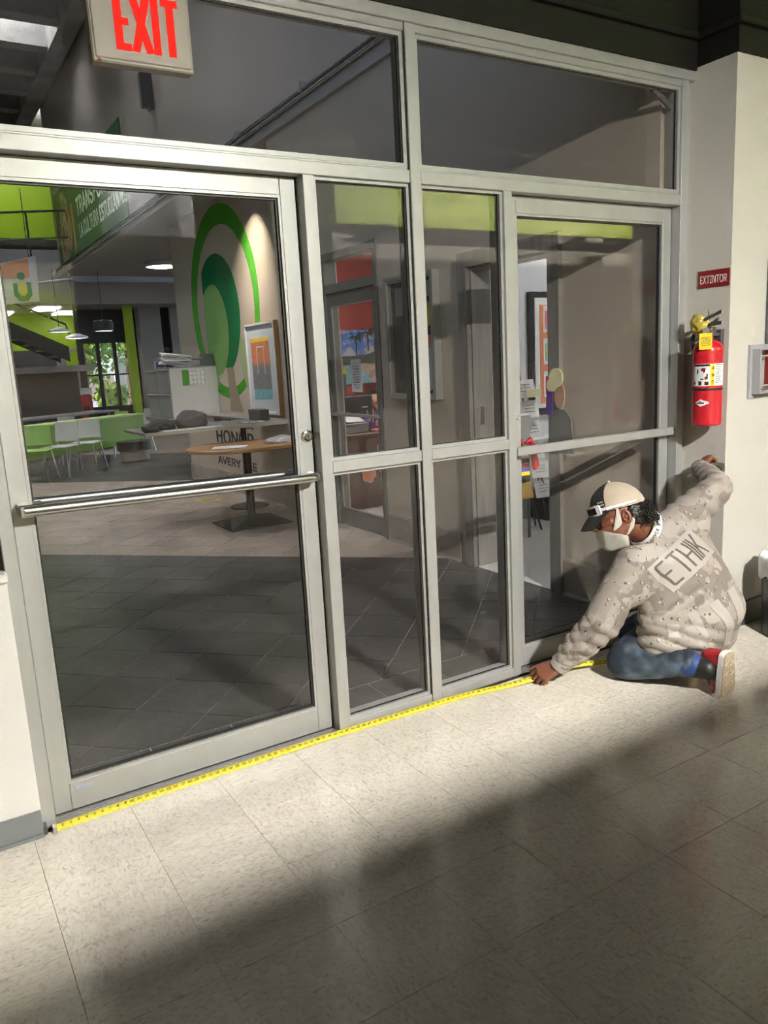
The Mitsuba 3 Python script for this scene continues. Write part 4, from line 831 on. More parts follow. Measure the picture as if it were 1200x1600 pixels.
# ------------------------------------------------------------------ display case
dc = thing('display_case', 'shallow silver framed display case with dark posters on the hall wall', 'display case')
yo, yi = 1.93, 2.55
fo = sbox(yo, 1.15, yi, 2.03)
obj('back', wall_x(3.03, 3.048, fo.buffer(-.005, join_style=2)), 'case_dark', parent=dc)
obj('frame', wall_x(2.985, 3.048, fo.difference(fo.buffer(-.028, join_style=2))), 'silver_frame', parent=dc)
obj('inner_bead', wall_x(2.99, 3.0, fo.buffer(-.030, join_style=2).difference(fo.buffer(-.042, join_style=2))), 'silver_frame', parent=dc)
obj('pane', sheet_x(2.998, yo + .03, yi - .03, 1.18, 2.0), 'pane', parent=dc)
def cp(p, bs, n_, lab=None, d=0): return obj(n_, wall_x(3.024 - d, 3.028 - d, p), bs, parent=dc, label=lab)
cp(sbox(2.00, 1.86, 2.12, 1.97), 'silver_frame', 'header_card'); cp(shapely.unary_union([Point(2.05 + .04 * math.cos(a), 1.74 + .05 * math.sin(a)).buffer(.04) for a in np.arange(6)]), 'yellow_dull', 'flower_print', 'yellow printed flower')
cp(shapely.affinity.scale(Point(2.05, 1.36).buffer(.1), .7, 1.5), 'mat_blue', 'oval_print', 'pale blue oval print'); cp(sbox(2.33, 1.75, 2.46, 1.95), 'table_gray', 'poster'); cp(sbox(2.30, 1.3, 2.48, 1.72), 'fabric_dark', 'poster'); cp(sbox(2.02, 1.5, 2.12, 1.6), 'orange', 'small_print')

# ------------------------------------------------------------------ bright office on the right
wo = struct('wall_office', 'pale walls of the bright office on the right')
obj('back_panel', box(3.2, 8, 2.6, 2.66, 0, 2.8), 'office_white', parent=wo); obj('side_panel', box(7.9, 8, .1, 2.66, 0, 2.8), 'office_white', parent=wo); obj('front_panel', box(3.2, 8, .1, .14, 0, 2.8), 'office_white', parent=wo); obj('ceiling_panel', box(3.2, 8, .1, 2.66, 2.7, 2.8), 'white_paint', parent=wo)
k = thing('office_ceiling_light', 'ceiling panel light inside the bright right office', 'lamp'); emit_box(k, 4.4, 5.6, .9, 1.6, 2.66, 2.695, (OFFICE_LIGHT,) * 3, 'white_plastic')
d5 = struct('door_5', 'weathered grey door casing of the bright right office')
obj('casing', wall_x(3.02, 3.05, sbox(1.60, 0, 1.69, 2.09)), 'wood_gray', parent=d5); obj('casing', wall_x(3.02, 3.05, sbox(.76, 0, .85, 2.09)), 'wood_gray', parent=d5); obj('casing', wall_x(3.02, 3.05, sbox(.85, 2.0, 1.60, 2.09)), 'wood_gray', parent=d5)
obj('jamb', box(3.05, 3.21, 1.585, 1.60, 0, 2.0), 'wood_gray', parent=d5); obj('jamb', box(3.05, 3.21, .85, .865, 0, 2.0), 'wood_gray', parent=d5); obj('jamb', box(3.05, 3.21, .865, 1.585, 1.985, 2.0), 'wood_gray', parent=d5)
obj('leaf', cbox(3.21, 3.95, .80, .845, .01, 1.98, .003), 'wood_gray', parent=d5, label='open grey door leaf'); obj('strike_plate', box(3.10, 3.13, 1.583, 1.586, .98, 1.10), 'chrome', parent=d5)
obj('sill', box(3.04, 3.21, .865, 1.585, 0.0, .006), 'office_floor', parent=d5)
ps = thing('framed_poster', 'black framed orange poster with small pictures on the bright office wall', 'picture')
obj('frame', box(4.43, 5.17, 2.56, 2.598, .9, 1.94), 'black_plastic', parent=ps); obj('mat_board', box(4.475, 5.125, 2.552, 2.56, .96, 1.89), 'paper', parent=ps); obj('sheet', box(4.53, 5.07, 2.546, 2.552, 1.0, 1.83), 'orange', parent=ps)
for x, z, b in ((4.56, 1.60, 'pink'), (4.79, 1.62, 'teal'), (4.56, 1.33, 'mural_leaf'), (4.80, 1.34, 'purple'), (4.56, 1.05, 'ribbon_red'), (4.80, 1.05, 'blue')):
    obj('picture_card', box(x, x + .2, 2.540, 2.546, z, z + .22), 'paper', parent=ps); obj('picture_print', box(x + .02, x + .18, 2.537, 2.540, z + .03, z + .18), b, parent=ps)
sr = thing('paper_holder_strip', 'vertical chain of white paper sheets hanging on a wire rack in the bright office', 'papers')
r_ = random.Random(4)
for i in range(6):
    zc = 1.16 - .165 * i; x = 4.02 + .035 * i
    m = box(-.085, .085, -.002, .002, -.07, .07); m.apply_transform(trimesh.transformations.euler_matrix(-.25, r_.uniform(-.12, .12), r_.uniform(-.2, .2))); m.apply_translation((x, 2.17, zc)); obj('sheet', m, 'paper', parent=sr)
    obj('text_lines', cat([box(-.06, .05, -.004, -.003, .03 - .025 * q_, .034 - .025 * q_) for q_ in range(3)]).apply_transform(trimesh.transformations.translation_matrix((x, 2.165, zc)) @ trimesh.transformations.euler_matrix(-.25, 0, 0)), 'gray_plastic', parent=sr)
obj('wire', tube([(3.98, 2.2, 1.3), (4.03, 2.2, 1.0), (4.12, 2.2, .6), (4.25, 2.2, .1)], .006, 8), 'black_plastic', parent=sr)
obj('yellow_note', box(4.00, 4.16, 2.14, 2.144, 1.09, 1.15), 'paper_yellow', parent=sr, label='yellow paper note')
for a, b in (((3.98, 2.2, .55), (4.15, 2.15, 0.003)), ((4.14, 2.2, .55), (4.36, 2.15, .003)), ((4.05, 2.22, .55), (4.22, 2.30, .003))): obj('leg', cyl(a, b, .008, 8), 'black_plastic', parent=sr)
ob = thing('office_cabinet', 'low dark cabinet standing against the bright office wall', 'cabinet')
obj('body', cbox(4.42, 5.2, 2.36, 2.59, .003, .26, .004), 'black_plastic', parent=ob); obj('top', cbox(4.40, 5.22, 2.35, 2.595, .26, .28, .003), 'gray_plastic', parent=ob)
ou = thing('side_table', 'white topped table by the bright office wall', 'table'); obj('tabletop', cbox(3.75, 4.9, 2.3, 2.59, .70, .73, .003), 'white_plastic', parent=ou)
for x in (3.78, 4.84): obj('leg', box(x, x + .04, 2.33, 2.37, .281, .70), 'gray_plastic', parent=ou)
wc = thing('white_chair', 'white chair back seen past the office door casing', 'chair'); obj('back', cbox(3.66, 3.92, 2.0, 2.03, .72, .98, .012), 'white_plastic', parent=wc); obj('seat', cbox(3.66, 3.92, 2.03, 2.3, .45, .48, .01), 'white_plastic', parent=wc)
for x in (3.68, 3.90):
    for y in (2.02, 2.28): obj('leg', cyl((x, y, .003), (x, y, .45 if y > 2.1 else .74), .012, 8), 'gray_plastic', parent=wc)
cu = thing('reflected_figure', 'flat figure with yellow hair and dark dress imitating a reflection in the right door', 'cutout')  # figure put on the casing to imitate a reflection in the glass
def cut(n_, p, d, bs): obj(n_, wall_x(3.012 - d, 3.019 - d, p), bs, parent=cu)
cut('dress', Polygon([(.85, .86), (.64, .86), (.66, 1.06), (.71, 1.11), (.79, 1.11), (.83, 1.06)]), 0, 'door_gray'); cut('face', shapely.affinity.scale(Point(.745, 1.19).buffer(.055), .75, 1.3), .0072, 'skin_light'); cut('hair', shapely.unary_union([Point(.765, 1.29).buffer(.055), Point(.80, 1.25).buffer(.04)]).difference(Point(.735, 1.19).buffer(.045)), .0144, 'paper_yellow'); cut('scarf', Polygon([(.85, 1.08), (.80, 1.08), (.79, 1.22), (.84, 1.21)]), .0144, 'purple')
bm_ = thing('broom', 'red handled dustpan brush standing just inside the office doorway', 'broom')
obj('handle', cyl((3.36, 1.95, .75), (3.42, 1.88, .22), .012, 10), 'ribbon_red', parent=bm_); obj('head', hullm([(3.39, 1.86, .25), (3.44, 1.9, .25), (3.35, 1.83, .1), (3.48, 1.92, .1), (3.35, 1.86, .1), (3.46, 1.95, .1)]), 'ribbon_red', parent=bm_); obj('bristles', hullm([(3.35, 1.83, .1), (3.48, 1.92, .1), (3.35, 1.86, .1), (3.46, 1.95, .1), (3.34, 1.82, .003), (3.49, 1.93, .003), (3.34, 1.87, .003), (3.47, 1.97, .003)]), 'blue', parent=bm_, label='blue bristles')
# cowbell hung from the inner bar of the right door
cb = thing('cowbell', 'gold bell with red ribbon and striped strap hanging on the right door bar', 'bell')
BX, BY = 2.222, .17
obj('bell', hullm([(BX + sx * .036, BY + sy * .028, .775) for sx in (-1, 1) for sy in (-1, 1)] + [(BX + sx * .026, BY + sy * .02, .85) for sx in (-1, 1) for sy in (-1, 1)] + [(BX, BY, .858)]), 'brass', parent=cb)
for i, b in enumerate(['black_plastic', 'yellow_tag', 'blue', 'ribbon_red', 'black_plastic', 'paper', 'mural_dark']): obj('strap_band', cbox(BX - .03, BX + .03, BY - .012, BY + .012, .86 + .02 * i, .879 + .02 * i, .002), b, parent=cb)
obj('strap', cat(cbox(BX - .025, BX - .005, BY - .006, BY + .006, .99, 1.05, .002), tube([(BX - .02, BY - .02, 1.04), (BX - .02, BY - .03, 1.0)], .006, 6)), 'ribbon_red', parent=cb)
obj('ribbon', tube([(BX - .02, BY - .04, 1.035), (BX + .0, BY - .045, 1.05), (BX + .02, BY - .045, 1.02), (BX + .03, BY - .04, .97), (BX + .038, BY - .04, .93), (BX + .03, BY - .04, .905)], [.008, .014, .012, .016, .018, .006], 10), 'ribbon_red', True, parent=cb, label='red satin ribbon')
# ------------------------------------------------------------------ objects on the near side of the glass
ex = thing('exit_sign', 'beige exit sign with glowing red letters hanging at the upper left', 'sign')
EY = -.15
obj('housing', cbox(.398, .688, EY, EY + .045, 2.302, 2.515, .004), 'sign_beige', parent=ex)
obj('face_plate', cbox(.406, .680, EY - .004, EY, 2.312, 2.507, .0025), 'sign_beige', parent=ex)
obj('canopy', cbox(.46, .63, EY - .02, EY + .06, 2.515, 2.535, .003), 'sign_beige', parent=ex)
obj('stem', cyl((.545, EY + .02, 2.535), (.545, EY + .02, 3.05), .012), 'sign_beige', parent=ex)
def bar(x0, z0, x1, z1, w):
    p = np.array([x1 - x0, z1 - z0]); n = np.array([-p[1], p[0]]) / np.linalg.norm(p) * w / 2
    return Polygon([(x0 + n[0], z0 + n[1]), (x1 + n[0], z1 + n[1]), (x1 - n[0], z1 - n[1]), (x0 - n[0], z0 - n[1])])
zb, zt, W = 2.338, 2.488, .021
letters = [shapely.unary_union([sbox(.466, zb, .466 + W, zt), sbox(.466, zb, .508, zb + .018), sbox(.466, 2.404, .505, 2.422), sbox(.466, zt - .018, .508, zt)]),
           shapely.unary_union([bar(.520, zb, .562, zt, W), bar(.562, zb, .520, zt, W)]).intersection(sbox(.5, zb, .6, zt)),
           sbox(.573, zb, .573 + W * .95, zt), shapely.unary_union([sbox(.603, zt - .018, .650, zt), sbox(.616, zb, .616 + W, zt)])]
for p in letters:
    m = trimesh.creation.extrude_polygon(p, .0025, engine='earcut'); m.apply_transform(frame_tf((0, EY - .0045, 0), (1, 0, 0), (0, 0, 1), (0, -1, 0)))
    k = obj('letter', m, 'letter_red', parent=ex, label='glowing red letter'); scene[k]['emitter'] = area(1.25, .028, .018)
obj('indicator_lamp', cyl((.418, EY - .001, 2.307), (.418, EY - .008, 2.307), .004, 10), 'red_plastic', parent=ex)

es = thing('extinguisher_sign', 'dark red sign reading EXTINTOR on the side of the pillar', 'sign')
obj('plate', cbox(3.155, 3.1598, -.217, -.046, 1.698, 1.777, .001), 'red_sign', parent=es)
obj('lettering', text('EXTINTOR', .036, (3.1548, -.060, 1.717), (0, -1, 0), (0, 0, 1), .0012, False, .143), 'paper', parent=es)
# fire extinguisher
EX, EYc = 3.068, -.176
fe = thing('fire_extinguisher', 'red fire extinguisher with white label and yellow tag hanging on the pillar', 'fire extinguisher')
prof = [(0, 1.056), (.060, 1.056), (.066, 1.062), (.068, 1.075), (.068, 1.40)] + [(.068 - .044 * (1 - math.cos(t)), 1.40 + .052 * math.sin(t)) for t in np.linspace(.15, 1.57, 9)] + [(.022, 1.465), (.0, 1.465)]
obj('cylinder', lathe(prof, (EX, EYc, 0), 56), 'red_gloss', 35, parent=fe)
def patch(a0, a1, z0, z1, r, d=.0009, n=20):
    """a thin curved label on the cylinder: angles in degrees, 180 faces the hall side, growing towards the camera"""
    A = np.radians(np.linspace(a0, a1, n)); V = []
    for rr in (r + d, r - .002):
        for z in (z0, z1): V.append(np.stack([EX + rr * np.cos(A), EYc + rr * np.sin(A), np.full(n, z)], 1))
    V = np.vstack(V); F = []
    for i in range(n - 1):
        F += [[i, i + 1, n + i + 1], [i, n + i + 1, n + i], [n + i, n + i + 1, 3 * n + i + 1], [n + i, 3 * n + i + 1, 3 * n + i], [i + 1, i, 2 * n + i], [i + 1, 2 * n + i, 2 * n + i + 1]]
    return trimesh.Trimesh(V, F, process=False)
VC = 221.0  # the direction of the photographer
lb = obj('label', patch(VC - 66, VC + 75, 1.243, 1.345, .068), 'paper', parent=fe, label='white printed label')
obj('yellow_column', patch(VC + 6, VC + 22, 1.243, 1.345, .0685), 'yellow_tag', parent=lb)
for i, z in enumerate((1.325, 1.293, 1.262)):
    t = meshkit.text_mesh('ABC'[i], .013, .002, True); t.apply_translation([-.004, 0, 0])
    a = math.radians(VC + 14); ez = np.array([math.cos(a), math.sin(a), 0]); e1 = np.array([-math.sin(a), math.cos(a), 0]); t.apply_transform(frame_tf((EX + .0688 * ez[0], EYc + .0688 * ez[1], z - .006), e1, (0, 0, 1), ez)); obj('letter', t, 'black_plastic', parent=lb)
ms = [patch(VC - 62, VC + 4, 1.334, 1.343, .0683)]
for i in range(10): ms.append(patch(VC + 26, VC + 60 - 8 * (i % 3), 1.338 - .009 * i, 1.340 - .009 * i, .0683))
for a, z, w, h in ((-45, 1.30, 6, .02), (-20, 1.305, 6, .016), (-8, 1.285, 5, .014), (-30, 1.272, 12, .006), (-58, 1.25, 6, .014), (-38, 1.247, 12, .018), (-14, 1.247, 14, .016)): ms.append(patch(VC + a, VC + a + w, z, z + h, .0683, n=6))
obj('print', cat(ms), 'black_plastic', parent=lb); obj('pictogram', cat(patch(VC - 27, VC - 12, 1.312, 1.326, .0686, n=8), patch(VC - 14, VC - 3, 1.274, 1.286, .0686, n=8)), 'red_sign', parent=lb)
obj('strap', patch(0, 359.9, 1.222, 1.232, .069, .0015, 60), 'black_plastic', parent=fe, label='black strap')
dm = obj('emblem', cat([patch(VC - 50 + 3 * i, VC - 47 + 3 * i, 1.165 - .017 * (1 - abs(i - 7 if i > 6 else i - 7) / (13 if i > 6 else 7.5)), 1.165 + .017 * (1 - abs(i - 7) / (13 if i > 6 else 7.5)), .068, n=3) for i in range(18)]), 'paper', parent=fe, label='white diamond emblem')
obj('emblem_print', cat(patch(VC - 42, VC - 14, 1.161, 1.167, .0686, n=8), patch(VC - 34, VC - 24, 1.169, 1.173, .0686, n=6)), 'black_plastic', parent=dm)
obj('valve', cat(cyl((EX, EYc, 1.462), (EX, EYc, 1.50), .022, 20), cbox(EX - .02, EX + .02, EYc - .03, EYc + .03, 1.485, 1.512, .004)), 'satin_steel', 40, parent=fe)
u_ = np.array([.35, -.94, 0])
def lever(z0, z1, l0, l1, w, t):
    a = np.array([EX, EYc, 0]); p = np.array([.94, .35, 0]); pts = []
    for l, z in ((l0, z0), (l1, z1)):
        for s in (-1, 1):
            for q in (0, t): pts.append(a + u_ * l + p * s * w + np.array([0, 0, z + q]))
    return hullm(pts)
obj('handle', cat(lever(1.508, 1.522, -.03, .062, .015, .016), lever(1.532, 1.572, -.03, .060, .015, .016), lever(1.515, 1.54, .01, .045, .010, .016)), 'chrome', parent=fe, label='chrome lever and handle')
obj('pull_pin', tube([(EX, EYc, 1.53), (EX - .01, EYc - .005, 1.59), (EX - .02, EYc, 1.605)], .003, 8), 'satin_steel', parent=fe)
obj('hose', tube([(EX, EYc + .02, 1.49), (EX, EYc + .075, 1.49), (EX, EYc + .088, 1.46), (EX + .01, EYc + .085, 1.40), (EX + .01, EYc + .082, 1.25)], .010, 12), 'black_plastic', True, parent=fe, label='black hose')
obj('gauge', cyl((EX - .022, EYc - .002, 1.497), (EX - .034, EYc - .010, 1.497), .014, 20), 'silver_frame', 30, parent=fe)
wv = trimesh.creation.icosphere(3, .062); v = wv.vertices; v *= (1 + .5 * (meshkit.fbm(v * 40, 2, 6)[:, None] - .5)); wv.vertices = v * [.6, .75, .8] + [EX - .005, EYc + .045, 1.525]
obj('cover', wv, 'amber_plastic', True, parent=fe, label='crumpled yellow plastic over the nozzle')
tg = obj('tag', box(-.028, .028, 0, .001, -.075, 0).apply_transform(frame_tf((EX - .066, EYc - .035, 1.485), (.64, -.77, 0), (.77, .64, 0), (0, 0, 1))), 'yellow_tag', parent=fe, label='yellow inspection tag')
obj('tag_print', cat([box(-.02, .02, -.0012, 0, -.02 - .007 * i, -.0185 - .007 * i) for i in range(6)]).apply_transform(frame_tf((EX - .066, EYc - .035, 1.485), (.64, -.77, 0), (.77, .64, 0), (0, 0, 1))), 'black_plastic', parent=tg)
obj('wall_bracket', cat(cbox(3.135, 3.158, EYc - .02, EYc + .02, 1.30, 1.50, .002), cbox(EX, 3.158, EYc - .012, EYc + .012, 1.47, 1.485, .002)), 'dark_gray', parent=fe)
# clear cover over the pull station
cs = thing('pull_station', 'red alarm pull station under a clear plastic cover on the pillar front', 'fire alarm')
a0, a1, b0, b1 = 3.31, 3.56, 1.165, 1.42
obj('mounting_ring', cat(ring(a0, a1, b0, b1, .022, -.232, -.2205), ring(a0 + .02, a1 - .02, b0 + .02, b1 - .02, .006, -.27, -.232)), 'clear_gray', parent=cs)
obj('cover', cat(sheet(a0 + .024, a1 - .024, b0 + .024, b1 - .024, -.272), sheet_x(a0 + .024, -.272, -.232, b0 + .024, b1 - .024)), 'pane', parent=cs, label='clear plastic cover')
obj('cover_rib', cat(*[cyl((a0 + .022, -.272, z), (a1 - .022, -.272, z), .0045, 8) for z in (b0 + .024, b0 + .06, b1 - .055, b1 - .024)], *[cyl((x, -.272, b0 + .024), (x, -.272, b1 - .024), .0045, 8) for x in (a0 + .024, a0 + .11)]), 'clear_gray', True, parent=cs)
obj('station', cbox(a0 + .125, a1 - .02, -.262, -.2205, b0 + .05, b1 - .03, .004), 'red_plastic', parent=cs, label='red pull station'); obj('inner_plate', cbox(a0 + .04, a0 + .115, -.235, -.2205, b0 + .06, b1 - .055, .003), 'gray_light', parent=cs)
# trash can
tc = thing('trash_can', 'black trash can with a white plastic bag liner at the foot of the pillar', 'trash can')
CX, CY = 3.425, -.47
can = [(0, .003), (.155, .003), (.165, .01), (.178, .38), (.172, .38), (.16, .02), (0, .015)]
obj('bin', lathe(can, (CX, CY, 0), 48), 'black_plastic', 35, parent=tc)
th_ = np.linspace(0, 2 * np.pi, 97)[:-1]; V, F = [], []
g_ = np.random.default_rng(3); w1_, w2_ = meshkit.noise(np.stack([np.cos(th_) * 5, np.sin(th_) * 5, th_ * 0], 1)), meshkit.noise(np.stack([np.cos(th_) * 14, np.sin(th_) * 14, th_ * 0 + 4], 1))
rows = [(.150, .30), (.165, .37), (.176, .400), (.186, .396), (.190, .375), (.188, .345), (.186, .31)]
for i, (r, z) in enumerate(rows):
    rr = r + .012 * (w2_ - .5) * (i > 0); zz = z + (.012 * (w2_ - .5)) - (.05 * (w1_ - .35) if i == 6 else 0)
    V.append(np.stack([CX + rr * np.cos(th_), CY + rr * np.sin(th_), zz], 1))
n = 96
for i in range(len(rows) - 1):
    for k_ in range(n): a, b = i * n + k_, i * n + (k_ + 1) % n; F += [[a, b, b + n], [a, b + n, a + n]]
obj('liner', trimesh.Trimesh(np.vstack(V), F, process=False), 'bag_white', True, parent=tc, label='white plastic bag liner')
kn = trimesh.creation.icosphere(3, .03); v = kn.vertices; v *= (1 + .6 * (meshkit.fbm(v * 60, 2, 2)[:, None] - .5)); kn.vertices = v * [.6, .6, 1.3] + [CX - .165, CY - .075, .265]; obj('bag_knot', kn, 'bag_white', True, parent=tc)
# tape measure along the floor
tm = thing('tape_measure', 'yellow tape measure blade stretched along the floor before the glass doors', 'tape measure')
ctrl = np.array([(.035, -.030, .004), (.3, -.018, .003), (.7, -.014, .003), (1.09, -.014, .003), (1.41, -.026, .003), (1.73, -.045, .004), (1.96, -.093, .010), (2.03, -.105, .016), (2.14, -.118, .030), (2.28, -.140, .026), (2.42, -.165, .012), (2.55, -.185, .004), (2.66, -.19, .003)])
from scipy.interpolate import CubicSpline
tt = np.r_[0, np.cumsum(np.linalg.norm(np.diff(ctrl, axis=0), axis=1))]; spl = CubicSpline(tt, ctrl)
ss = np.arange(0, tt[-1], .012); C_ = spl(ss); Tn = spl(ss, 1); Tn /= np.linalg.norm(Tn, axis=1)[:, None]
Nn = np.stack([-Tn[:, 1], Tn[:, 0], 0 * Tn[:, 0]], 1)
tilt = .55
def blade_strip(w0, w1, lift, s0=0, s1=None, bow=.0035):
    s1 = len(ss) if s1 is None else s1; R_ = []
    for q in np.linspace(0, 1, 7):
        w = w0 + (w1 - w0) * q; h = bow * (1 - (w / .0135) ** 2) + (w + .0135) * tilt
        R_.append(C_[s0:s1] + Nn[s0:s1] * w * .84 + np.array([0, 0, 1.0]) * (h + lift)[..., None] if np.ndim(h) else C_[s0:s1] + Nn[s0:s1] * w * .84 + np.array([0, 0, h + lift]))
    V = np.stack(R_, 1).reshape(-1, 3); F = []
    for i in range(s1 - s0 - 1):
        for q in range(6): a = i * 7 + q; F += [[a, a + 1, a + 8], [a, a + 8, a + 7]]
    return trimesh.Trimesh(V, F, process=False)
obj('blade', blade_strip(-.0135, .0135, 0), 'yellow_tape', True, parent=tm)
def tick(s, w0, w1, wd, lift=.0005):
    i = np.interp(s, ss, np.arange(len(ss))); c, t_, n_ = spl(s), spl(s, 1), None; t_ = t_ / np.linalg.norm(t_); n_ = np.array([-t_[1], t_[0], 0])
    def P(w, d): return c + n_ * w * .84 + t_ * d + np.array([0, 0, .0035 * (1 - (w / .0135) ** 2) + (w + .0135) * tilt + lift])
    ws = np.linspace(w0, w1, 4); V = [P(w, d) for w in ws for d in (-wd, wd)]; F = []
    for k_ in range(3): F += [[2 * k_, 2 * k_ + 1, 2 * k_ + 3], [2 * k_, 2 * k_ + 3, 2 * k_ + 2]]
    return trimesh.Trimesh(V, F, process=False)
tk, tr = [], []
for i in range(1, int(tt[-1] / .0254 * 4)):
    s = i * .00635; L_ = .010 if i % 4 == 0 else .005
    tk.append(tick(s, .0130 - L_, .0130, .0005)); tk.append(tick(s, -.0130, -.0130 + L_ * .6, .0005))
obj('tick_marks', cat(tk), 'tape_print', parent=tm, kind='stuff', label='black inch marks')
nb, nr = [], []
for i in range(1, int(tt[-1] / .0254)):
    s = i * .0254; t_ = spl(s, 1); t_ /= np.linalg.norm(t_); n_ = np.array([-t_[1], t_[0], 0]); up = np.cross(t_, n_); n2 = n_ * .84 + np.array([0, 0, tilt]); n2 /= np.linalg.norm(n2)
    m = meshkit.text_mesh(str(i if i % 12 else i), .0085, .0003, True); m.apply_translation([-m.bounds[1][0] - .002, -.004, 0])
    m.apply_transform(frame_tf(spl(s) + np.array([0, 0, .0135 * tilt + .0039]), t_, n2, np.cross(t_, n2))); (nr if i % 16 == 0 else nb).append(m)
    if i % 12 == 0: nb.append(tick(s - .012, -.006, .006, .006, .0003)) if False else None
obj('numbers', cat(nb), 'tape_print', parent=tm, kind='stuff', label='black inch numbers'); obj('red_numbers', cat(nr), 'ribbon_red', parent=tm, kind='stuff', label='red inch numbers')
obj('end_hook', cbox(.024, .036, -.045, -.016, .001, .022, .001), 'satin_steel', parent=tm, label='metal hook at the end')
# ------------------------------------------------------------------ the kneeling man
mn = thing('person', 'man in beige cap and tan camouflage jersey kneeling by the right glass door', 'person')
def V3(*a): return np.array(a, float)
def unit(v): v = np.asarray(v, float); return v / np.linalg.norm(v)
def capsule(a, ra, b, rb, n=28):
    return m3.Manifold.batch_hull([m3.Manifold.sphere(ra, n).translate(tuple(map(float, a))), m3.Manifold.sphere(rb, n).translate(tuple(map(float, b)))])
def union(ms): return m3.Manifold.batch_boolean(list(ms), m3.OpType.Add)
def smooth_mesh(man, res, it=10, lam=.5):
    g = man.refine_to_length(res).to_mesh()
    t = trimesh.Trimesh(g.vert_properties[:, :3].astype(float), g.tri_verts, process=True)
    trimesh.smoothing.filter_taubin(t, lam, lam + .03, it); return t
# joints in metres
PEL, CHE, NEC = V3(2.665, -.45, .31), V3(2.53, -.40, .53), V3(2.452, -.335, .668)
HIL, HIR = V3(2.58, -.46, .29), V3(2.76, -.41, .31)
KNL, KNR = V3(2.352, -.31, .078), V3(2.66, -.10, .085)
ANL, ANR = V3(2.474, -.578, .118), V3(2.62, -.38, .10)
SHL, SHR = V3(2.335, -.375, .545), V3(2.705, -.335, .69)
ELL, WRL = V3(2.20, -.33, .30), V3(2.095, -.195, .10)
ELR, WRR = V3(2.875, -.385, .805), V3(3.028, -.175, .852)
R0, U0 = _M[0], UP
pitch = math.radians(21); yaw = math.radians(9)
hf_ = unit(-R0 * math.cos(pitch) - U0 * math.sin(pitch) + FWD * math.sin(yaw) * .8)
hl = unit(np.cross(U0, hf_)); hu = np.cross(hf_, hl)
HC = V3(2.345, -.295, .742)
HM = frame_tf(HC, hf_, hl, hu)
HS = 1.05
def hp(x, y, z): return HC + HS * (hf_ * x + hl * y + hu * z)
def hs_(r, x, y, z, sc=(1, 1, 1), n=36):
    s = m3.Manifold.sphere(1.0, n).scale((r * sc[0] * HS, r * sc[1] * HS, r * sc[2] * HS))
    M = np.eye(4)[:3]; M[:, 0], M[:, 1], M[:, 2], M[:, 3] = hf_, hl, hu, hp(x, y, z); return s.transform(M)
def hcap(a, ra, b, rb): return capsule(hp(*a), ra * HS, hp(*b), rb * HS)
head = [hs_(1, -.004, 0, .012, (.096, .075, .108)),
        m3.Manifold.batch_hull([hs_(.03, .066, 0, -.092), hs_(.035, .03, .042, -.06), hs_(.035, .03, -.042, -.06), hs_(.03, .07, .022, -.04), hs_(.03, .07, -.022, -.04), hs_(.03, -.005, .05, -.045), hs_(.03, -.005, -.05, -.045)]),
        hcap((.088, 0, .028), .011, (.113, 0, -.022), .0115), hs_(.009, .104, .011, -.026), hs_(.009, .104, -.011, -.026),
        hcap((.083, .012, .036), .012, (.072, .045, .032), .012), hcap((.083, -.012, .036), .012, (.072, -.045, .032), .012),
        hcap((.072, .04, -.012), .018, (.05, .058, -.01), .016), hcap((.072, -.04, -.012), .018, (.05, -.058, -.01), .016),
        hcap((.094, .016, -.060), .008, (.097, 0, -.058), .008), hcap((.094, -.016, -.060), .008, (.097, 0, -.058), .008), hcap((.092, .013, -.070), .008, (.095, 0, -.071), .009), hcap((.092, -.013, -.070), .008, (.095, 0, -.071), .009)]
for s in (-1, 1):   # ears
    e = m3.Manifold.sphere(1, 28).scale((.018 * HS, .008 * HS, .031 * HS)) - m3.Manifold.sphere(1, 24).scale((.011 * HS, .008 * HS, .021 * HS)).translate((.003, s * .006, .002)) 
    M = np.eye(4)[:3]; M[:, 0], M[:, 1], M[:, 2], M[:, 3] = unit(hf_ * .92 - hl * s * .25), unit(hl + hf_ * s * .25), hu, hp(-.012, s * .080, -.012); head.append(e.transform(M)); head.append(hs_(.012, -.012, s * .072, -.012))
neck = [capsule(hp(-.03, 0, -.05), .056, NEC + V3(0, 0, -.01), .058), capsule(NEC + V3(0, 0, -.01), .056, CHE, .07)]
def finger(base, d, b, L, r, bends):
    """a chain of three bones that bends towards -b"""
    p, out, ax = base.copy(), [], unit(np.cross(d, b)); cur = d.copy()
    for l, rr, a in zip(L, r, bends):
        a = math.radians(a); cur = unit(cur * math.cos(a) - np.cross(ax, cur) * math.sin(a)) if a else cur
        q = p + cur * l; out.append(capsule(p, rr, q, rr * .88, 20)); p = q
    return out, p
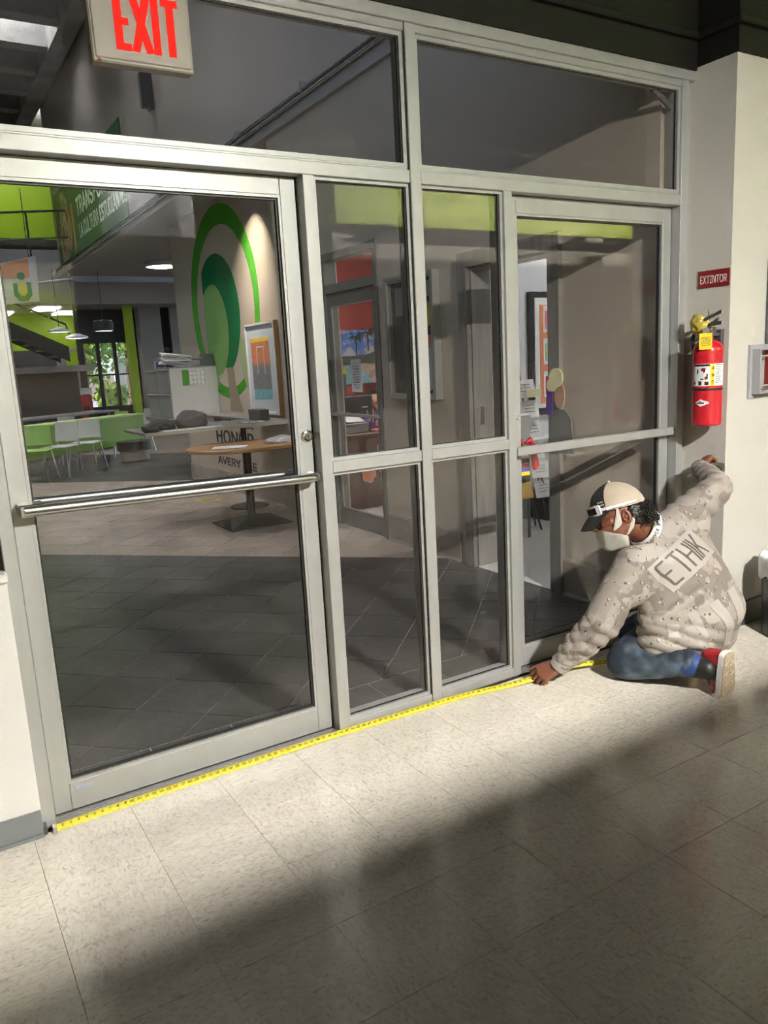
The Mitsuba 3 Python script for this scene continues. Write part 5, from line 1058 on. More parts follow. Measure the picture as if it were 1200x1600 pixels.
def hand(W, d, b, side, curl, thumb_dir, S_=1.0, spread=.06):
    """W wrist, d towards the knuckles, b out of the back of the hand, side: +1 when the thumb lies along s = d x b"""
    d = unit(d); b = unit(b - d * (b @ d)); s = np.cross(d, b) * side; parts = []; tips = []
    kn = [(.086, .027), (.090, .008), (.086, -.011), (.077, -.028)]
    K = [W + (d * x + s * y) * S_ for x, y in kn]
    parts.append(m3.Manifold.batch_hull([m3.Manifold.sphere(.013 * S_, 20).translate(tuple(p)) for p in K] + [m3.Manifold.sphere(.018 * S_, 20).translate(tuple(W + s * y * S_)) for y in (.014, -.014)] + [m3.Manifold.sphere(.015 * S_, 20).translate(tuple(W + (d * .035 + s * .026 - b * .006) * S_))]))
    L0 = [(.040, .024, .020), (.044, .028, .021), (.041, .026, .020), (.032, .020, .018)]
    for i, (p, L, c) in enumerate(zip(K, L0, curl)):
        dd = unit(d + s * spread * (1.5 - i)); o, t = finger(p, dd, b, np.array(L) * S_, np.array([.0098, .0088, .0080]) * S_ * (1 if i < 3 else .9), c); parts += o; tips.append((t, i))
    tb0 = W + (d * .030 + s * .028 - b * .008) * S_; td = unit(thumb_dir)
    m1 = tb0 + td * .040 * S_; m2 = m1 + unit(td * .9 + d * .35) * .030 * S_; m3_ = m2 + unit(td * .6 + d * .7) * .024 * S_
    parts += [capsule(W + s * .012 * S_, .016 * S_, tb0, .015 * S_, 20), capsule(tb0, .0145 * S_, m1, .0115 * S_, 20), capsule(m1, .0112 * S_, m2, .0100 * S_, 20), capsule(m2, .0100 * S_, m3_, .0085 * S_, 20)]
    return parts
# the left hand reaches down to the tape, back of the hand to the camera; the right hand grips a case by the pillar
dL = unit(V3(-.085, .055, -.055)); bL = unit(V3(-.25, -.62, .75))
sL = np.cross(dL, unit(bL - dL * (bL @ dL)))
handL = hand(WRL + dL * .012, dL, bL, 1, [(32, 38, 20), (38, 44, 24), (42, 48, 26), (46, 50, 28)], dL * .8 + sL * .35 - bL * .35)
dR = unit(V3(3.092, -.172, .892) - WRR); bR = unit(V3(-.35, .35, .85))
sR = np.cross(dR, unit(bR - dR * (bR @ dR)))
handR = hand(WRR + dR * .004, dR, bR, -1, [(52, 52, 30), (56, 55, 34), (58, 58, 34), (60, 58, 34)], dR * .7 - sR * .4 - bR * .65, .88)
limbs = [capsule(CHE, .09, PEL, .11), capsule(HIL, .08, KNL, .055), capsule(KNL, .055, ANL, .042), capsule(HIR, .08, KNR, .055), capsule(KNR, .055, ANR, .042),
         capsule(CHE, .075, SHL, .045), capsule(CHE, .075, SHR, .045), capsule(SHL, .05, ELL, .040), capsule(ELL, .040, WRL, .027), capsule(SHR, .05, ELR, .040), capsule(ELR, .040, WRR, .027),
         capsule(ANL, .038, ANL + V3(.02, -.03, -.02), .032), capsule(ANR, .038, ANR + V3(-.0, -.03, -.01), .032)]
body = union([*head, *neck, *limbs, *handL, *handR, capsule(WRL, .027, WRL + dL * .03, .024), capsule(WRR, .027, WRR + dR * .03, .024)])
skin = smooth_mesh(body, .0045, 8, .45)
obj('body', skin, 'skin_brown', True, parent=mn)
for s in (-1, 1):
    k = obj('eye', trimesh.creation.icosphere(3, .0115 * HS).apply_translation(hp(.076, s * .030, .016)), 'eye_white', True, parent=mn); obj('iris', trimesh.creation.icosphere(2, .0055 * HS).apply_translation(hp(.0835, s * .0305, .014)), 'black_plastic', True, parent=k)
# ---- jersey
cx = unit(hp(-.02, 0, -.04) - NEC); CO = NEC + cx * .016 + V3(.006, -.006, 0)
def ell(c, r, axes=None, n=40):
    s = m3.Manifold.sphere(1.0, n).scale(tuple(map(float, r))); M = np.eye(4)[:3]
    if axes is not None: M[:, 0], M[:, 1], M[:, 2] = axes
    M[:, 3] = c; return s.transform(M)
jb = [m3.Manifold.batch_hull([ell(NEC + V3(.01, -.02, -.035), (.088, .075, .055)), ell(NEC + V3(.07, -.005, -.01), (.06, .06, .045)), ell(SHL + V3(.015, 0, .0), (.072, .072, .068)), ell(SHR + V3(-.02, 0, -.005), (.07, .07, .062)), ell(CHE, (.155, .12, .11))]),
      m3.Manifold.batch_hull([ell(CHE, (.165, .125, .12)), ell(SHR + V3(-.0, -.01, -.05), (.07, .075, .06)), ell(PEL + V3(.04, -.01, -.02), (.19, .155, .14)), ell(V3(2.80, -.43, .22), (.085, .11, .10)), ell(V3(2.44, -.43, .28), (.085, .08, .08))]),
      m3.Manifold.batch_hull([ell(PEL + V3(.02, -.01, -.03), (.20, .155, .13)), ell(V3(2.80, -.43, .17), (.095, .12, .12)), ell(V3(2.74, -.40, .09), (.10, .10, .06)), ell(V3(2.46, -.42, .20), (.10, .10, .09)), ell(V3(2.58, -.50, .19), (.10, .085, .06))]),
      m3.Manifold.batch_hull([ell(SHL + V3(.01, 0, 0), (.08, .08, .075)), ell((SHL + ELL) / 2, (.078, .078, .078)), ell(CHE + V3(-.03, -.02, -.06), (.08, .08, .08))]),
      capsule((SHL + ELL) / 2, .078, ELL, .078), capsule(ELL, .077, (ELL * .45 + WRL * .55), .066), capsule((ELL * .45 + WRL * .55), .064, WRL - (WRL - ELL) * .05, .043),
      capsule(SHR + V3(-.02, 0, -.01), .075, (SHR + ELR) / 2 + V3(0, 0, -.015), .078), capsule((SHR + ELR) / 2 + V3(0, 0, -.015), .078, ELR + V3(0, 0, -.01), .064), capsule(ELR + V3(0, 0, -.005), .062, (ELR + WRR) / 2, .056), capsule((ELR + WRR) / 2, .056, WRR - (WRR - ELR) * .10, .043),
      m3.Manifold.batch_hull([ell(SHR + V3(.01, -.01, -.09), (.07, .07, .07)), ell((SHR + ELR) / 2 + V3(.0, 0, -.06), (.05, .05, .05)), ell(CHE + V3(.12, 0, .0), (.08, .09, .08))])]
jer = union(jb) - m3.Manifold.cube((3, 3, 1)).translate((1, -2, -1 + .012)) - capsule(NEC + V3(.0, .0, -.0), .060, hp(-.02, 0, -.04), .064) - m3.Manifold.cylinder(.3, .105, .105, 48).transform(frame_tf(CO, unit(np.cross((0, 0, 1), cx)), np.cross(cx, unit(np.cross((0, 0, 1), cx))), cx)[:3]) - m3.Manifold.cube((1, 1, 3)).translate((3.152, -.9, -1))
jm = smooth_mesh(jer, .0075, 14, .5)
# folds: long ridges across the sleeves and low on the back
def folds(P, N):
    d = 4.5e-3 * (meshkit.fbm(P * 6, 3, 1) - .5)
    def ridges(o, ax, f, amp, sc, seed, sel):
        ax = unit(ax); t = (P - o) @ ax; w = (meshkit.fbm(P * sc, 2, seed) - .5)
        return amp * (np.abs(np.sin((t * f + w * 1.5) * np.pi)) ** .7 - .6) * sel
    def near(a, b, r0, r1):
        ab = b - a; t = np.clip((P - a) @ ab / (ab @ ab), 0, 1); q = np.linalg.norm(P - a - t[:, None] * ab, axis=1); return np.clip((r1 - q) / (r1 - r0), 0, 1)
    d += ridges(ELL, (WRL - ELL) + V3(.10, .0, .06), 17, .0065, 4.5, 2, near(ELL, WRL, .06, .10)); d += ridges(SHL, (ELL - SHL) + V3(.25, 0, .1), 11, .007, 4, 3, near(SHL, ELL, .07, .11) * .8)
    d += ridges(ELR, (WRR - ELR) + V3(0, 0, .08), 20, .0075, 4.5, 4, near(ELR, WRR, .06, .10)); d += ridges(SHR, ELR - SHR, 14, .009, 6, 5, near(SHR, ELR, .08, .13))
    low = np.clip((.36 - P[:, 2]) / .14, 0, 1) * np.clip((2.72 - P[:, 0]) / .1, 0, 1)
    d += ridges(V3(2.4, -.4, .1), V3(.42, .1, .9), 20, .010, 4.5, 6, low)
    mid = np.clip(1 - np.abs(P[:, 2] - .40 - .6 * (P[:, 0] - 2.5)) / .09, 0, 1) * (P[:, 0] < 2.75)
    d += ridges(V3(2.5, -.4, .4), V3(-.5, .0, .85), 15, .009, 3.5, 7, mid)
    top_ = np.clip(1 - np.linalg.norm(P - NEC - V3(.06, -.03, -.05), axis=1) / .16, 0, 1); d += ridges(NEC, R0, 24, .006, 5, 8, top_)
    return P + N * (1.2 * d)[:, None]
P0 = jm.vertices.copy(); P1 = folds(P0, jm.vertex_normals); P1[:, 2] = np.maximum(P1[:, 2], .008); P1[:, 0] = np.minimum(P1[:, 0], 3.152); jm.vertices = P1
trimesh.smoothing.filter_taubin(jm, .4, .43, 3)
obj('jersey', jm, 'camo', True, parent=mn, label='baggy long sleeved tan camouflage jersey')
# prints on the back follow the cloth
from scipy.interpolate import LinearNDInterpolator
BO = V3(2.46, -.5, .55)
e1 = unit(V3(.235, .02, .135)); n0 = unit(V3(-.42, -.80, .42)); n0 = unit(n0 - e1 * (n0 @ e1)); e2 = np.cross(n0, e1)
jv, jn = jm.vertices, jm.vertex_normals
sel = (jn @ n0 > .15) & (np.linalg.norm(jv - BO, axis=1) < .6)
q_ = jv[sel] - BO; U_, V_, W_ = q_ @ e1, q_ @ e2, q_ @ n0
keep = W_ > -.25; U_, V_, W_ = U_[keep], V_[keep], W_[keep]
from scipy.spatial import cKDTree
_kd = cKDTree(np.stack([U_, V_], 1))
drape_f = LinearNDInterpolator(np.stack([U_, V_], 1), W_)
def drape(poly, lift, name, bs, step=.006, label=None):
    """a thin printed patch: polygon in the (e1, e2) plane of the back, draped over the jersey"""
    x0, y0, x1, y1 = poly.bounds; sq = []
    for g in getattr(poly, 'geoms', [poly]):
        m = trimesh.creation.extrude_polygon(g, .001, engine='earcut'); m.merge_vertices()
        v, f = trimesh.remesh.subdivide_to_size(m.vertices, m.faces, step * 2.2, max_iter=12); sq.append(trimesh.Trimesh(v, f, process=True))
    m = cat(sq); v = m.vertices; w = drape_f(v[:, 0], v[:, 1]); w = np.where(np.isfinite(w), w, W_[_kd.query(v[:, :2])[1]]); topf = v[:, 2] > .0005
    m.vertices = BO + np.outer(v[:, 0], e1) + np.outer(v[:, 1], e2) + np.outer(w + np.where(topf, lift, -.004), n0); return obj(name, m, bs, False, parent=mn, label=label)
def to_uv(pts):
    out = []
    for x, y in pts:
        r = unit(_M.T @ np.array([(x - 600) / 1220.2, (y - 800) / 1220.2, 1])); o = BO + n0 * .0; t = ((o - CAM) @ n0) / (r @ n0); p = CAM + r * t - BO; out.append((p @ e1, p @ e2))
    return out
TL, BL, TR, BR = np.array([-.114, .072]), np.array([-.086, -.076]), np.array([.186, .047]), np.array([.229, -.110])   # the pale box on the back
def bil(p):
    def f(x, y): return tuple((BL * (1 - x) + BR * x) * (1 - y) + (TL * (1 - x) + TR * x) * y)
    return shapely.unary_union([Polygon([f(*c) for c in g.exterior.coords], [[f(*c) for c in h.coords] for h in g.interiors]) for g in getattr(p, 'geoms', [p])])
boxp = bil(sbox(0, 0, 1, 1))
drape(boxp, .0022, 'print_box', 'print_pale', label='pale rectangle printed on the back')
glyph = {'E': ([(0, 0, 0, 1), (0, 0, .75, 0), (0, .52, .6, .52), (0, 1, .75, 1)], .185), 'T': ([(.42, 0, .42, 1), (0, 1, .84, 1)], .20), 'H': ([(0, 0, 0, 1), (.80, 0, .80, 1), (0, .52, .80, .52)], .205), 'I': ([(0, 0, 0, 1)], .06), 'K': ([(0, 0, 0, 1), (.05, .40, .85, 1), (.25, .55, .9, 0)], .16)}
polys = []; xx = .085
for c_ in 'ETHIK':
    sg_, adv = glyph[c_]
    for a_, b_, c2, d2 in sg_: polys.append(shapely.affinity.scale(bar((xx + a_ * .185) * 2, .13 + b_ * .75, (xx + c2 * .185) * 2, .13 + d2 * .75, .062), .5, 1, origin=(0, 0)))
    xx += adv
drape(bil(shapely.unary_union(polys)), .0042, 'lettering', 'print_dark', .005, 'dark grey letters ETHIK on the back')
for q4 in ([(.113, -.25), (.178, -.264), (.124, -.40), (.070, -.385)], [(-.001, -.227), (.045, -.235), (.054, -.412), (.05, -.445), (.005, -.425)], [(-.096, -.183), (-.052, -.203), (-.08, -.324), (-.074, -.37), (-.098, -.355)], [(-.179, -.151), (-.141, -.188), (-.166, -.232), (-.201, -.201)]):
    drape(Polygon(q4).buffer(0), .0028, 'print_stripe', 'print_pale', label='pale upright stripe printed low on the back')
# cuffs, collar
def band(a, b, r0, r1, th, n=40):
    """a tubular band from a to b"""
    d = unit(b - a); L = np.linalg.norm(b - a); pr_ = [(r0, 0), (r1, L), (r1 - th, L), (r0 - th, 0), (r0, 0)]
    m = trimesh.creation.revolve(pr_, sections=n); m.apply_transform(trimesh.geometry.align_vectors([0, 0, 1], d)); m.apply_translation(a); return m
ax_ = unit(WRL - ELL); obj('cuff', band(WRL - ax_ * .035, WRL + ax_ * .022, .047, .041, .006), 'print_pale', 30, parent=mn, label='pale ribbed cuff')
ax_ = unit(WRR - ELR); obj('cuff', band(WRR - ax_ * .04, WRR - ax_ * .0, .046, .042, .006), 'camo', 30, parent=mn)
cu1 = unit(np.cross(cx, V3(0, 1, .3))); cu2 = np.cross(cx, cu1)
aa = np.linspace(0, 2 * np.pi, 73)[:-1]; rc = .080
ringv, F = [], []
for k_, (rr, h) in enumerate([(rc + .010, -.016), (rc + .003, .004), (rc - .004, .018), (rc - .009, .016), (rc - .002, -.014)]):
    ringv.append(CO + rr * (np.cos(aa)[:, None] * cu1 + np.sin(aa)[:, None] * cu2) + cx * h)
for k_ in range(5):
    for i in range(72):
        a, b = k_ * 72 + i, k_ * 72 + (i + 1) % 72; c, d = (a + 72) % 360, (b + 72) % 360; F += [[a, b, d], [a, d, c]]
cm_ = trimesh.Trimesh(np.vstack(ringv), F, process=False)
if cm_.volume < 0: cm_.invert()
k = obj('collar', cm_, 'white_cloth', True, parent=mn, label='white collar with small black lettering')
tx_ = []
cam_dir = unit(CAM - CO); th0 = math.atan2(cam_dir @ cu2, cam_dir @ cu1)
for w_i, off in enumerate((-.95, -.1, .75)):
    for ci, ch_ in enumerate('ETHIK'):
        th1 = th0 + off + (ci - 2) * .145
        for sgn in (1,):
            er = math.cos(th1) * cu1 + math.sin(th1) * cu2; et = -math.sin(th1) * cu1 + math.cos(th1) * cu2
            nn = unit(er * .95 + cx * .33); up_ = unit(cx * .95 - er * .33)
            g = meshkit.text_mesh(ch_, .014, .0012, True); g.apply_translation([-g.bounds[1][0] / 2, -.007, 0]); g.apply_scale([.75, 1, 1])
            g.apply_transform(frame_tf(CO + er * (rc + .0045) + cx * .0, et, up_, nn)); tx_.append(g)
obj('collar_lettering', cat(tx_), 'black_plastic', parent=k)
# ---- jeans
jn_ = union([m3.Manifold.batch_hull([ell(HIL, (.105, .10, .10)), ell(HIR, (.105, .10, .10)), ell(PEL + V3(0, 0, .0), (.13, .11, .09))]), capsule(HIL, .098, KNL + V3(.02, 0, .018), .076), capsule(KNL + V3(.008, .0, .0), .074, KNL + V3(.02, -.02, .0), .074), capsule(KNL + V3(.01, -.02, .0), .073, (KNL + ANL) / 2, .066), capsule((KNL + ANL) / 2, .064, ANL + V3(-.004, .02, .005), .056),
             capsule(HIR, .095, KNR, .072), capsule(KNR, .070, ANR, .055)]) - m3.Manifold.cube((3, 3, 1)).translate((1, -2, -1 + .003))
je = smooth_mesh(jn_, .0075, 10, .5); P_j, N_j = je.vertices.copy(), je.vertex_normals.copy()
sh_ax = unit(ANL - KNL); t_ = (P_j - KNL) @ sh_ax
dd_ = .0065 * (np.abs(np.sin((t_ * 17 + 1.6 * meshkit.fbm(P_j * 7, 2, 3)) * np.pi)) - .5) * np.clip((t_ - .12) / .12, .15, 1) + .006 * (meshkit.fbm(P_j * 18, 3, 8) - .5)
je.vertices = P_j + N_j * dd_[:, None]; je.vertices[:, 2] = np.maximum(je.vertices[:, 2], .002)
obj('jeans', je, 'denim', True, parent=mn, label='blue denim jeans')
def capsule_mesh(a, ra, b, rb):
    g = capsule(a, ra, b, rb).to_mesh(); return trimesh.Trimesh(g.vert_properties[:, :3], g.tri_verts)
obj('sock', capsule_mesh(ANL - sh_ax * .02, .050, ANL + V3(.022, -.05, -.005), .046), 'shoe_black', 30, parent=mn, label='black sock above the shoe')
obj('sock_band', capsule_mesh(ANL - sh_ax * .02, .0525, ANL + sh_ax * .004, .0525), 'blue_cloth', 30, parent=mn, label='blue edge of the sock')
# ---- shoes: built in foot coordinates (x towards the toe, y outwards, z up from the sole), then set on the toes
def shoe(M4, name_label):
    k = thing_part('shoe', name_label)
    def outline(s, z):   # plan of the sole, from heel to toe
        pts = []
        for t in np.linspace(0, 1, 15): x = -.075 + .19 * t; pts.append((x, (.038 + .010 * math.sin(t * 2.6 - .3)) * s))
        toe = [(.115 + .055 * math.sin(a), (.046 * math.cos(a)) * s) for a in np.linspace(.2, 1.57, 7)]
        return pts + toe
    up = outline(1, 0); lo = [(x, -y * .92) for x, y in up[::-1]]; hl_ = [(-.075 - .022 * math.sin(a), -.036 * math.cos(a)) for a in np.linspace(0, np.pi, 9)]
    pg = Polygon(up + lo + hl_).buffer(0)
    def bend(m):     # toes bend up
        v = m.vertices.copy(); x = v[:, 0]; a0 = .062; over = np.clip(x - a0, 0, None); R_b = .062
        ang = over / R_b; z = v[:, 2]; hit = x > a0
        v[hit, 0] = a0 + (R_b - z[hit]) * np.sin(ang[hit]); v[hit, 2] = R_b - (R_b - z[hit]) * np.cos(ang[hit]); m.vertices = v; m.apply_transform(M4); return m
    def slab(p, z0, z1, step=.008):
        m = trimesh.creation.extrude_polygon(p, z1 - z0, engine='earcut'); m.apply_translation((0, 0, z0)); v, f = trimesh.remesh.subdivide_to_size(m.vertices, m.faces, step * 2, max_iter=10); return trimesh.Trimesh(v, f, process=True)
    obj('midsole', bend(slab(pg, .006, .028)), 'white_plastic', parent=k, label='white midsole')
    so = obj('outsole', bend(slab(pg.buffer(-.003), 0, .006)), 'sole_tan', parent=k, label='worn tan sole')
    grooves = []
    for i in range(11):
        x = -.08 + .022 * i
        for sgn in (1, -1): g_ = bar(x, sgn * .006, x + .012 * (1 if i % 2 else -1), sgn * .030, .0035).intersection(pg.buffer(-.006)); grooves += [q for q in getattr(g_, 'geoms', [g_]) if q.geom_type == 'Polygon' and q.area > 1e-6]
    obj('tread', cat([bend(slab(g_, -.002, .0015, .01)) for g_ in grooves]), 'sole_light', parent=so)
    ups = m3.Manifold.batch_hull([m3.Manifold.sphere(.037, 24).scale((1, 1, .8)).translate((-.055, 0, .04)), m3.Manifold.sphere(.040, 24).translate((-.045, 0, .085)), m3.Manifold.sphere(.040, 24).translate((.0, 0, .085)), m3.Manifold.sphere(.040, 24).scale((1, 1, .7)).translate((.08, .002, .035)), m3.Manifold.sphere(.03, 24).translate((.02, 0, .035))]) + m3.Manifold.batch_hull([m3.Manifold.sphere(.040, 24).scale((1, 1, .7)).translate((.08, .002, .035)), m3.Manifold.sphere(.032, 24).scale((1, 1.2, .62)).translate((.132, 0, .026)), m3.Manifold.sphere(.03, 24).translate((.04, 0, .04))])
    ups = ups - m3.Manifold.cube((1, 1, 1)).translate((-.5, -.5, -1 + .02))
    um = smooth_mesh(ups, .005, 6, .4); mid = um.triangles_center
    ang_panel = (mid[:, 2] > .055) & (mid[:, 0] > -.065) & (mid[:, 0] < .06) | ((np.abs(mid[:, 0] - .0) < .035) & (mid[:, 2] > .032))
    heel_red = (mid[:, 0] < -.045) & (mid[:, 2] > .03)
    red = heel_red | ~ang_panel
    for nm, mask, bs, lb_ in (('upper', red, 'shoe_red', 'red leather panels'), ('ankle_panel', ~red, 'shoe_black', 'black ankle panel')):
        sm = um.submesh([np.nonzero(mask)[0]], append=True, repair=False); obj(nm, bend(sm), bs, True, parent=k, label=lb_)
    lc = [bend(tube([(.03 + .018 * i, -.026 + .004 * i, .078 - .010 * i), (.032 + .018 * i, 0, .092 - .011 * i), (.03 + .018 * i, .026 - .004 * i, .078 - .010 * i)], .0028, 6)) for i in range(4)]
    obj('lace', cat(lc), 'white_cloth', parent=k); return k
def thing_part(name, label):
    k = numbered(mn + '__' + name); labels[k] = {'label': label}; return k
fz = unit(V3(-.18, .97, .02)); fz_up = -unit(V3(.10, -.985, .10))       # from sole into the foot = forwards
fx = unit(V3(.03, .02, -1.0)); zf = unit(unit(V3(-.02, .99, .05)) - fx * (unit(V3(-.02, .99, .05)) @ fx)); yf = np.cross(zf, fx)
shoe(frame_tf(V3(2.535, -.708, .105), fx, yf, zf), 'red and black sneaker of the near foot, standing on its toes')
fx2 = unit(V3(.05, -1, .02)); zf2 = unit(V3(0, .05, -1)); zf2 = unit(zf2 - fx2 * (zf2 @ fx2)); yf2 = np.cross(zf2, fx2)
fx3 = unit(V3(.04, .12, -1.0)); zf3 = unit(V3(-.02, .99, .12)); zf3 = unit(zf3 - fx3 * (zf3 @ fx3)); yf3 = np.cross(zf3, fx3)
shoe(frame_tf(V3(2.62, -.475, .105), fx3, yf3, zf3), 'red and black sneaker of the far foot, mostly hidden beneath the jersey')
# ---- cap, sunglasses, mask, hair
def hframe(m): m.apply_scale(HS); m.apply_transform(HM); return m
def dome(a0, a1, r=(.108, .089, .098), c=(-.006, 0, .040), n=40, k_=18, th=.004):
    """part of a dome between two azimuths (radians, 0 = forwards)"""
    az = np.linspace(a0, a1, n); el = np.linspace(0, np.pi / 2, k_); V = []
    for s in (1.0, 1 - th / r[0]):
        for e in el:
            V.append(np.stack([c[0] + s * r[0] * np.cos(e) * np.cos(az), c[1] + s * r[1] * np.cos(e) * np.sin(az), c[2] + s * r[2] * np.sin(e) ** .9 - .010 * np.cos(az) * 0 - .022 * (1 - np.cos(az)) / 2 * np.cos(e)], 1))
    V = np.vstack(V); F = []; N = n * k_
    for q in range(2):
        for i in range(k_ - 1):
            for j in range(n - 1):
                a = q * N + i * n + j; f1, f2 = [a, a + 1, a + n + 1], [a, a + n + 1, a + n]; F += [f1, f2] if q == 0 else [f1[::-1], f2[::-1]]
    for j in range(n - 1): F += [[j + 1, j, N + j], [j + 1, N + j, N + j + 1]]
    return trimesh.Trimesh(V, F, process=False)
ck = thing_part('cap', 'baseball cap with black front and pale beige back')
obj('front_panel', hframe(dome(-1.02, 1.02)), 'cap_black', True, parent=ck, label='black front panel'); obj('back_panel', hframe(dome(1.02, 2 * np.pi - 1.02)), 'cap_beige', True, parent=ck, label='pale beige crown')
obj('button', hframe(trimesh.creation.icosphere(2, .007).apply_translation((-.006, 0, .139))), 'cap_beige', True, parent=ck)
V, F = [], []; nb_, mb_ = 25, 9
for lay in (0, 1):
    for i in range(mb_):
        t = i / (mb_ - 1)
        for j in range(nb_):
            a = (j / (nb_ - 1) - .5) * 2 * 1.15
            x0, y0 = .101 * math.cos(a), .088 * math.sin(a); x1, y1 = .098 + .082 * math.cos(a * .9) - .01, .080 * math.sin(a * 1.15)
            x, y = x0 + (x1 - x0) * t, y0 + (y1 - y0) * t
            V.append((x - .004, y, .046 - .032 * t - .022 * t * t - 1.9 * y * y * (1 - .3 * t) - .0035 * lay))
for lay in (0, 1):
    for i in range(mb_ - 1):
        for j in range(nb_ - 1):
            a = lay * nb_ * mb_ + i * nb_ + j; f1, f2 = [a, a + nb_, a + nb_ + 1], [a, a + nb_ + 1, a + 1]; F += [f1, f2] if lay == 0 else [f1[::-1], f2[::-1]]
ed = [i * nb_ for i in range(mb_)] + [(mb_ - 1) * nb_ + j for j in range(1, nb_)] + [i * nb_ + nb_ - 1 for i in range(mb_ - 2, -1, -1)]
for p, q in zip(ed[:-1], ed[1:]): F += [[p, q, q + nb_ * mb_], [p, q + nb_ * mb_, p + nb_ * mb_]]
obj('brim', hframe(trimesh.Trimesh(V, F, process=False)), 'cap_black', True, parent=ck, label='black brim')
obj('emblem', cat([hframe(box(.0, .004, 0, .026, 0, .006).apply_transform(frame_tf((.072, .062 - .006 * 0, .060 + .012 * i), unit(V3(.75, .66, .15)), unit(V3(-.66, .75, 0)), (0, 0, 1)))) for i in range(2)]), 'cap_beige', parent=ck, label='small pale stitched emblem')
gk = thing_part('sunglasses', 'white wraparound sunglasses resting on the cap')
def gp(a, r, z): return (-.006 + (.108 + r) * math.cos(a), (.089 + r) * math.sin(a), z)
for s in (1, -1):
    obj('temple', hframe(cat([trimesh.convex.convex_hull(np.array([gp(s * a0, rr, z) for a0 in (.78 + .27 * i, .78 + .27 * (i + 1)) for rr in (.004, .010) for z in (.040 - .0018 * i, .052 - .003 * i)])) for i in range(5)])), 'white_plastic', parent=gk)
    obj('lens', hframe(cat([trimesh.convex.convex_hull(np.array([gp(s * a0, rr, z) for a0 in (.12 + .14 * i, .12 + .14 * (i + 1)) for rr in (.010, .014) for z in (.034 + .0015 * i, .064 - .001 * i)])) for i in range(4)])), 'lens_black', parent=gk, label='dark lens')
    obj('rim', hframe(cat([trimesh.convex.convex_hull(np.array([gp(s * a0, rr, z) for a0 in (.02 + .16 * i, .02 + .16 * (i + 1)) for rr in (.008, .0155) for z in zz])) for i in range(5) for zz in ((.062, .070), (.028, .036))] + [trimesh.convex.convex_hull(np.array([gp(s * a0, rr, z) for a0 in (.68, .84) for rr in (.005, .0155) for z in (.032, .066)]))])), 'white_plastic', parent=gk)
mk = m3.Manifold.batch_hull([hs_(.036, .074, 0, -.094), hs_(.020, .100, 0, -.052), hs_(.040, .030, .046, -.062), hs_(.040, .030, -.046, -.062), hs_(.034, .066, .028, -.046), hs_(.034, .066, -.028, -.046), hs_(.028, .012, .056, -.052), hs_(.028, .012, -.056, -.052), hs_(.03, .02, .03, -.10), hs_(.03, .02, -.03, -.10)])
def hcut(nrm, off):   # keep the side against nrm
    n_ = unit(hf_ * nrm[0] + hl * nrm[1] + hu * nrm[2]); return tuple(map(float, -n_)), float(-(n_ @ hp(0, 0, 0) + off * HS))
nz, oz = hcut((-.52, 0, .85), -.078); mk = mk.trim_by_plane(nz, oz)
nz, oz = hcut((-1, 0, -.15), .005); mk = mk.trim_by_plane(nz, oz)
mkm = smooth_mesh(mk, .004, 8, .45); mkm.vertices += mkm.vertex_normals * (.0016 * (meshkit.fbm(mkm.vertices * 40, 2, 3)[:, None] - .5))
fmk = thing_part('face_mask', 'pale cloth face mask below the nose'); obj('cloth', mkm, 'mask_cloth', True, parent=fmk)
for s in (1, -1):
    lp_ = m3.Manifold()
    ch_ = [(.035, s * .062, -.050, .022, .010), (.026, s * .0705, -.022, .015, .006), (.018, s * .075, .004, .009, .004), (.012, s * .078, .030, .005, .003)]
    cr_ = [(.012, s * .060, -.064, .024, .010), (-.012, s * .072, -.056, .014, .006), (-.032, s * .079, -.034, .006, .004), (-.036, s * .080, -.010, .004, .003)]
    for cc_ in (ch_, cr_):
        for q1, q2 in zip(cc_[:-1], cc_[1:]): lp_ = lp_ + m3.Manifold.batch_hull([hs_(1, *q1[:3], (q1[3], q1[4], q1[3] * .8), 24), hs_(1, *q2[:3], (q2[3], q2[4], q2[3] * .8), 24)])
    lm_ = lp_.to_mesh(); obj('ear_loop', trimesh.Trimesh(lm_.vert_properties[:, :3], lm_.tri_verts), 'mask_cloth', 50, parent=fmk)
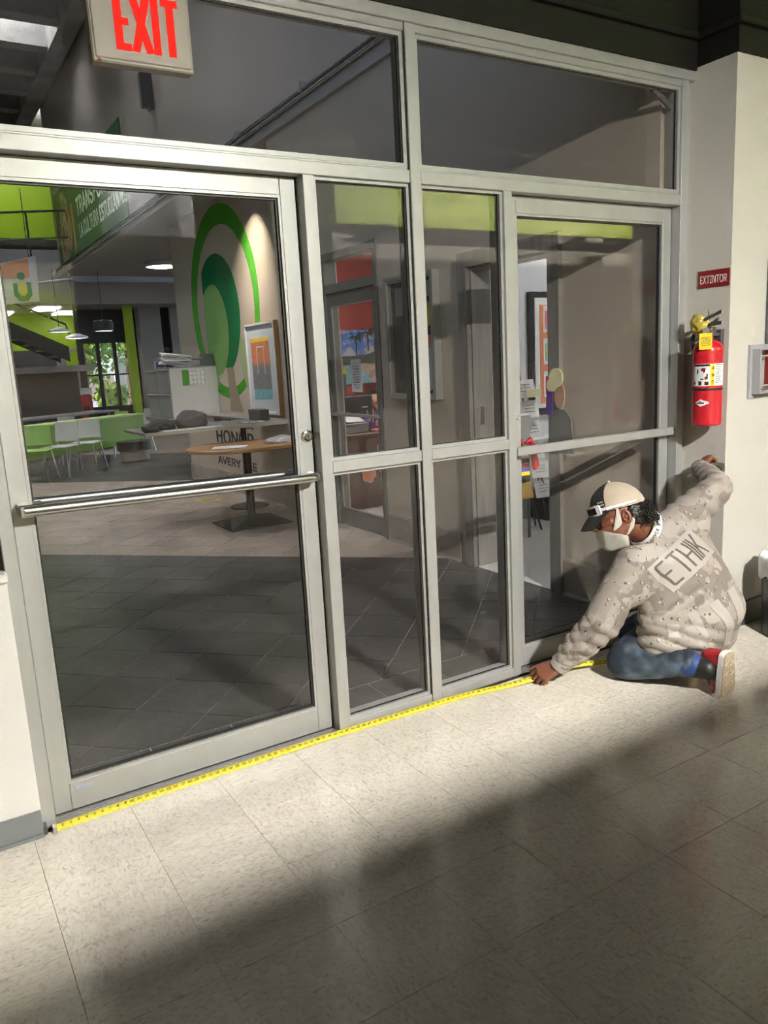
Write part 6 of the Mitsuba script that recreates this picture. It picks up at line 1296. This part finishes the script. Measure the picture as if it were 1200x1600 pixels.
hb = m3.Manifold.batch_hull([hs_(.055, -.055, 0, .01), hs_(.05, -.05, .035, -.01), hs_(.05, -.05, -.035, -.01), hs_(.035, -.085, 0, -.04), hs_(.03, -.075, .03, -.035), hs_(.03, -.075, -.03, -.035)])
hbm = smooth_mesh(hb, .004, 4); v = hbm.vertices; hbm.vertices = v + hbm.vertex_normals * (.018 * (meshkit.fbm(v * 55, 3, 4)[:, None] - .45))
hk = obj('hair', hbm, 'hair_dark', True, parent=mn, label='dark curly hair below the cap')
gc_ = np.random.default_rng(11); cur = []
for i in range(170):
    a = gc_.uniform(1.9, 4.4); z = gc_.uniform(-.062, .02); r = .074 + .02 * gc_.random(); x, y = -.055 + r * math.cos(a) * .75, r * math.sin(a) * .92
    ph, rr, ax1 = gc_.uniform(0, 6.28), gc_.uniform(.006, .012), gc_.normal(size=3)
    p0 = np.array([x, y, z]); dr_ = unit(np.array([math.cos(a), math.sin(a), -.5]) + .5 * ax1); s1 = unit(np.cross(dr_, ax1)); s2_ = np.cross(dr_, s1)
    cur.append(tube([hp(*(p0 + dr_ * .0035 * t + rr * (math.cos(ph + t * .9) * s1 + math.sin(ph + t * .9) * s2_))) for t in range(9)], .0016, 4))
obj('curls', cat(cur), 'hair_dark', True, parent=hk, kind='stuff')
# ---- the case held against the pillar
hc_ = thing('tape_case', 'small silver and black tape case gripped in the raised hand by the pillar', 'tape measure')
TCc = WRR + R0 * .075 + V3(.0, -.01, -.012); TCc[0] = min(TCc[0], 3.12)
tf_ = frame_tf(TCc, unit(np.cross(unit(CAM - TCc), (0, 0, 1))) * -1, unit(np.cross(np.cross(unit(CAM - TCc), (0, 0, 1)), unit(CAM - TCc))), unit(CAM - TCc))
cs_ = trimesh.creation.extrude_polygon(sbox(-.022, -.026, .022, .026).buffer(.012), .03, engine='earcut'); cs_.apply_translation((0, 0, -.015)); cs_.apply_transform(tf_); obj('shell', cs_, 'chrome', parent=hc_)
rg = trimesh.creation.extrude_polygon(Point(0, 0).buffer(.024).difference(Point(0, 0).buffer(.016)), .004, engine='earcut'); rg.apply_translation((0, 0, .0145)); rg.apply_transform(tf_); obj('ring', rg, 'black_plastic', parent=hc_)
